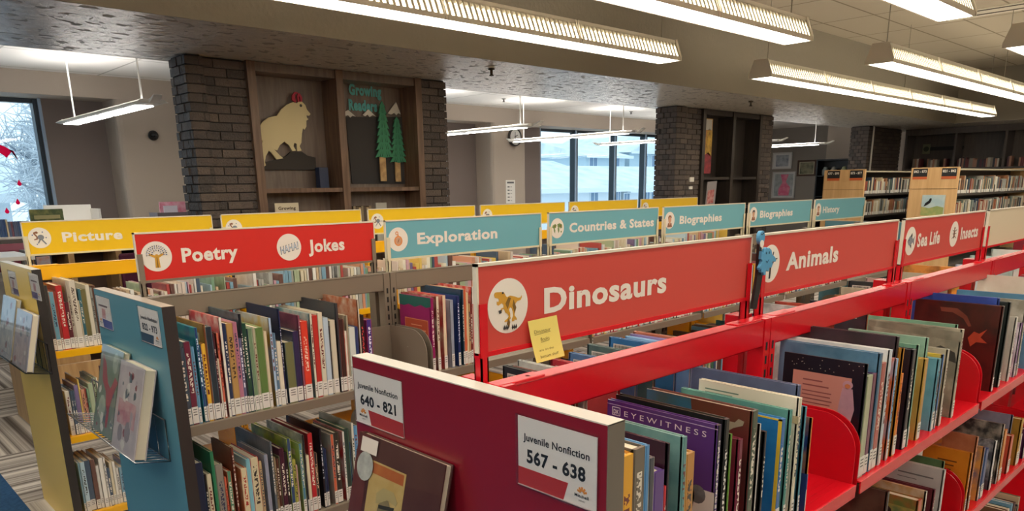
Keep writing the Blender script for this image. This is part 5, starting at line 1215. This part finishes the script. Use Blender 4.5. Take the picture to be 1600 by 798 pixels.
# ------------------------------------------------------------------ tall tan shelving at the far end
tan = wood('tan_laminate', 'c99f6a', 'd8b07c', .45, 1.2); drk = mat('dark_steel', '4a453e', .45)
stuff = []
def tan_unit(x0, y, nb, label, cards, book_=None):
    hw = .3; t = thing('shelving_unit', label, 'shelving', (x0+nb*.457, y, 0))
    MB().box(x0, x0+.04, y-hw, y+hw, 0, 1.70).obj('end_panel', tan, t)
    MB().box(x0-.003, x0, y-hw, y+hw, 1.415, 1.42).obj('panel_joint', mat('joint', '7a5c3c', .6), t)
    MB().box(x0+.04, x0+nb*BAY, y-hw+.02, y+hw-.02, 1.66, 1.68).obj('top', mat('shelf_top', 'b0a890', .5), t)
    MB().box(x0+.04, x0+nb*BAY, y-.006, y+.006, 0, 1.66).obj('back_panel', drk, t)
    MB().box(x0+nb*BAY, x0+nb*BAY+.04, y-hw, y+hw, 0, 1.70).obj('end_panel', tan, t)
    for z in (.1, .4, .72, 1.04, 1.35):
        MB().box(x0+.04, x0+nb*BAY, y-hw+.02, y+hw-.02, z-.03, z).obj('shelf', drk, t)
    for k in range(nb+1):
        for z in (1.04, 1.35):
            a = x0+.045+k*(BAY-.012); 
            if k: MB().prism([(y-.01, z), (y-hw+.03, z), (y-hw+.03, z+.1), (y-hw+.09, z+.16), (y-.01, z+.16)], 'x', a, a+.003).obj('bookend', drk, t)
    for ya, txt in cards:
        c = thing('range_card', 'black and orange card reading %s, %s on the %s tan panel' % (txt, 'left' if ya > y else 'right', 'nearer' if y < 4 else 'farther'), 'sign', (x0, ya, 1.55)); fr = side(x0-.0005, ya, 1.545)
        MB().rect(0, .035, .185, .142, fr, 0, .003).obj('card', mat('card_black', '1e1c1c', .5), c); MB().rect(0, 0, .185, .035, fr, 0, .003).obj('band', mat('card_orange', 'c05a2c', .5), c)
        text_mb(txt, fr, .012, .088, .16, .036, .0006, .003, bold=.03).obj('lettering', sg_white, c)
    for z, hm in ((1.35, .24), (1.04, .23)):
        rows_ = fill(x0+.06, x0+nb*BAY-.02, int(y*100)+int(z*10), .17, hm, gaps=.08, tmin=.02, tmax=.05, pal=['d8ccb0/b8a888', '8c8c88/6c6c68', 'c8b898/a09078', '4a4640/6a6458', 'a8a8a0/888880', '9c6c4c/7c4c34', '5c6c64/7c8c84', 'e0dccc/c0b8a8', '8c4838/6c3428', '2c3c50/4c5c70'])
        for r in rows_: stuff.append((r, y-hw+.035, z))
tan_unit(11.5, 3.69, 4, 'nearer tall tan shelving with bird book on its end panel', [(3.965, '842 - 873'), (3.6, '821 - 842')])
tan_unit(11.5, 4.92, 4, 'farther tall tan shelving left of the bird book', [(5.17, '877 - 899'), (4.835, '873 - 877')])
t = thing('book', 'landscape book with black bird displayed on nearer tan panel', 'book', (11.49, 3.66, 1.08))
MB().box(11.47, 11.5, 3.515, 3.80, 1.06, 1.335).obj('cover', mat('bird_sky', 'a8c0c4', .4, var='c8d0c8', scale=8), t); fr = side(11.4698, 3.80, 1.06)
MB().plate([(0, 0), (.285, 0), (.285, .11), (.2, .13), (.1, .1), (0, .12)], fr, 0, .002).obj('meadow', mat('bird_meadow', '8c9c5c', .5, var='b0a868', scale=14), t)
MB().plate([(.03, .12), (.05, .17), (.09, .2), (.1, .23), (.12, .235), (.125, .21), (.11, .17), (.07, .14)], fr, .002, .004).obj('bird', black, t)
MB().box(11.46, 11.5, 3.5, 3.82, 1.05, 1.06).obj('ledge', tan, t)
# the rest of the books: far yellow bays, tan shelving, hidden grey bays, bookcase wall
for k in (2, 3, 4, 5):
    for r in fill(.754+k*BAY+.03, .754+(k+1)*BAY-.04, 40+k, .19, .27, pal=pale, tmin=.01, tmax=.03, gaps=.06): stuff.append((r, 3.73, .86))
for k in (1, 2, 3, 4):
    a = .744+k*BAY
    if k > 1:
        for r in fill(a+.03, a+BAY-.04, 50+k, .18, .27, pal=PAL): stuff.append((r, 2.195, .86))
    for r in fill(a+.03, a+BAY-.04, 60+k, .18, .27, pal=PAL): stuff.append((r, 2.195, .465))
for k in (3, 4):
    for r in fill(.764+k*BAY+.03, .764+(k+1)*BAY-.04, 70+k, .2, .28, pal=PAL): stuff.append((r, .632, .86))
for k in (0, 1, 2):
    for r in fill(.764+k*BAY+.03, .764+(k+1)*BAY-.04, 80+k, .14, .2, pal=PAL, gaps=.1): stuff.append((r, .632, .085))
mats_ = []; mi = {}
def midx(h):
    if h not in mi: mi[h] = len(mats_); mats_.append(mat('spine_'+h, h, .4))
    return mi[h]
b = MB(); ip = midx('d9cdb2')
for (X, h, t, d, yo, c, o), Yf, zs in stuff:
    y0 = Yf+yo; c1 = midx(c.split('/')[0]); bw = .002
    b.box(X-t, X, y0, y0+.005, zs, zs+h, c1); b.box(X-t, X-t+bw, y0+.005, y0+d, zs, zs+h, c1); b.box(X-bw, X, y0+.005, y0+d, zs, zs+h, c1)
    b.box(X-t+bw, X-bw, y0+.005, y0+d-.003, zs+.002, zs+h-.004, ip)
    if zs > .5: b.box(X-t+.001, X-.001, y0-.0006, y0, zs+.004, zs+.045, midx('dcd8cf'))
rr = random.Random(3)
for ya, yb, hm in ((5.2, 5.9, .2), (4.3, 5.0, .19), (2.3, 4.15, .2)):
    y = ya
    while y < yb:
        t = rr.uniform(.02, .045); h = rr.uniform(hm-.05, hm); c = rr.choice(['8c8478', 'b8b0a4', '6c3438', '3c3c44', 'a87c68', 'c8c0b4', '54303c'])
        b.box(16.8, 16.98, y, y+t-.002, 1.76, 1.76+h, midx(c)); y += t
        if rr.random() < .06: y += .12
o = b.obj('books', mats_, local=True); o['kind'] = 'stuff'; o['label'] = 'rows of small books on the far shelves'

# ------------------------------------------------------------------ the corner behind the yellow row
t = thing('display_shelf', 'white low display shelf under the left window', 'shelf', (2.2, 8.6, 0))
MB().box(1.93, 2.36, 8.5, 8.8, 1.2, 1.22).obj('top', white, t); MB().box(1.93, 2.36, 8.78, 8.8, .0, 1.42).obj('back_panel', white, t); MB().box(1.92, 1.94, 8.5, 8.8, 0, 1.3).obj('side_panel', white, t); MB().box(2.35, 2.37, 8.5, 8.8, 0, 1.38).obj('side_panel', white, t); MB().box(1.94, 2.35, 8.5, 8.78, .6, .62).obj('shelf', white, t)
t = thing('book', 'dark green landscape book lying open on low window case', 'book', (1.87, 8.3, 1.22))
MB().box(1.72, 2.0, 8.38, 8.41, 1.25, 1.39).obj('cover', mat('jungle', '4a5a38', .5, var='8a8a50', scale=20), t); MB().rect(.03, .05, .25, .085, front(1.72, 8.379, 1.25), 0, .002).obj('title_band', mat('jungle_l', 'a8a070', .5), t)
t = thing('bookcase', 'low white bookcase under left window with thin books', 'bookcase', (1.2, 8.5, 0))
MB().box(.3, 1.88, 8.3, 8.7, 1.13, 1.15).obj('top', white, t); MB().box(.3, 1.88, 8.68, 8.7, 0, 1.13).obj('back_panel', white, t); MB().box(1.86, 1.88, 8.3, 8.68, 0, 1.13).obj('side_panel', white, t); MB().box(.3, .32, 8.3, 8.68, 0, 1.13).obj('side_panel', white, t)
for z in (.35, .75): MB().box(.32, 1.86, 8.3, 8.68, z-.02, z).obj('shelf', white, t)
MB().box(1.72, 2.0, 8.37, 8.43, 1.15, 1.25).obj('stand', white, t)
for i, (r) in enumerate(fill(1.2, 1.7, 91, .12, .16, pal=['a8b8c8/8898a8', '5c6c8c/7c8cac', 'c8d0d8/a8b0b8', '8c5c6c/a87c8c', '3c5c8c/5c7cac', 'd8c8a8/b8a888'], tmin=.014, tmax=.028)):
    book(*r[:7], 8.34, 1.15, 'thin book, %s from the left along the window case' % ordinal(i+1), 'thin books on the window case', False)
o = MB().prism([(8.12, .85), (8.28, .85), (8.28, 1.04), (8.2, 1.1), (8.12, 1.04)], 'x', 1.2, 1.62).obj('bin', mat('maroon_bin', '7a2438', .5), bevel=.01); tag(o, 'maroon book bin before the low white window bookcase', 'bin')
t = thing('table', 'white topped reading table behind the Picture sign', 'table', (1.1, 7.1, 0))
MB().box(.5, 1.38, 6.8, 7.5, 1.04, 1.07).obj('tabletop', white, t)
for x in (.55, 1.33):
    for y in (6.85, 7.45): MB().box(x-.02, x+.02, y-.02, y+.02, 0, 1.04).obj('leg', mat('table_leg', '8a8a88', .4, metal=.6), t)
t = thing('shelf_unit', 'low brown cabinet with tan uprights behind the yellow row', 'cabinet', (1.85, 7.2, 0))
brn = mat('brown_cab', '5a463c', .6); tn = wood('maple', 'b08a5c', 'c9a474')
MB().box(1.4, 2.3, 7.38, 7.42, 0, 1.06).obj('back_panel', brn, t); MB().box(1.4, 2.3, 7.0, 7.42, 1.06, 1.085).obj('top', brn, t)
for x in (1.4, 1.655, 2.02, 2.28): MB().box(x, x+.045, 7.0, 7.38, 0, 1.06).obj('upright', tn, t)
for z in (.3, .68): MB().box(1.445, 2.28, 7.02, 7.38, z-.02, z).obj('shelf', brn, t)
t = thing('chair', 'maroon upholstered chair behind the yellow row', 'chair', (2.25, 6.75, 0)); mz = mat('maroon_seat', '5c1c3a', .75)
MB().box(2.03, 2.5, 6.95, 7.0-.005, .5, 1.03).obj('backrest', mz, t, bevel=.02); MB().box(2.03, 2.5, 6.5, 6.95, .42, .5).obj('seat', mz, t, bevel=.02)
for x in (2.06, 2.46):
    for y in (6.54, 6.95): MB().tube([(x, y, 0), (x, y, .44)], .015, 8).obj('leg', tn, t)
t = thing('framed_notice', 'small navy framed notice on front of the low brown cabinet', 'notice', (1.47, 6.99, .96))
MB().box(1.41, 1.53, 6.975, 7.0, .96, 1.06).obj('frame', mat('navy_edge', '26304c', .5), t); MB().rect(.012, .012, .108, .088, front(1.41, 6.974, .96), 0, .002).obj('print', mat('box_print', 'b0a8b0', .5, var='c07858', scale=30), t)
t = thing('book_bin', 'pink and grey book bin left of the nearest brick column', 'bin', (3.05, 8.5, 1.05))
MB().box(2.9, 3.28, 8.45, 8.7, 1.1, 1.32).obj('bin', mat('bin_grey', '6c6468', .5), t); MB().box(2.95, 3.22, 8.5, 8.52, 1.3, 1.43).obj('pink_book', mat('pink_bk', 'c87488', .5, var='d8b0c0', scale=16), t); MB().box(2.98, 3.12, 8.47, 8.49, 1.3, 1.39).obj('pale_book', mat('pale_bk', 'd8d4e0', .5), t)
t2 = thing('table', 'small round topped stand under the pink book bin', 'table', (3.1, 8.58, 0))
MB().lathe([(.001, 1.07), (.3, 1.07), (.3, 1.1), (.001, 1.1)], (3.1, 8.58, 0), 28).obj('tabletop', brn, t2); MB().lathe([(.001, 0), (.2, 0), (.2, .02), (.03, .04), (.03, 1.07), (.001, 1.07)], (3.1, 8.58, 0), 20).obj('pedestal', brn, t2)
t = thing('crate', 'tan wooden crate on the carpet beyond the yellow panel', 'crate', (1.2, 6.0, 0)); 
MB().box(.985, 1.02, 5.62, 6.2, 0, .42).obj('side_panel', tn, t); MB().box(1.02, 1.5, 6.17, 6.2, 0, .42).obj('side_panel', tn, t); MB().box(1.02, 1.5, 5.62, 5.65, 0, .42).obj('side_panel', tn, t); MB().box(1.02, 1.5, 5.65, 6.17, 0, .02).obj('base', tn, t)
print('books built', NB, 'stuff', len(stuff))
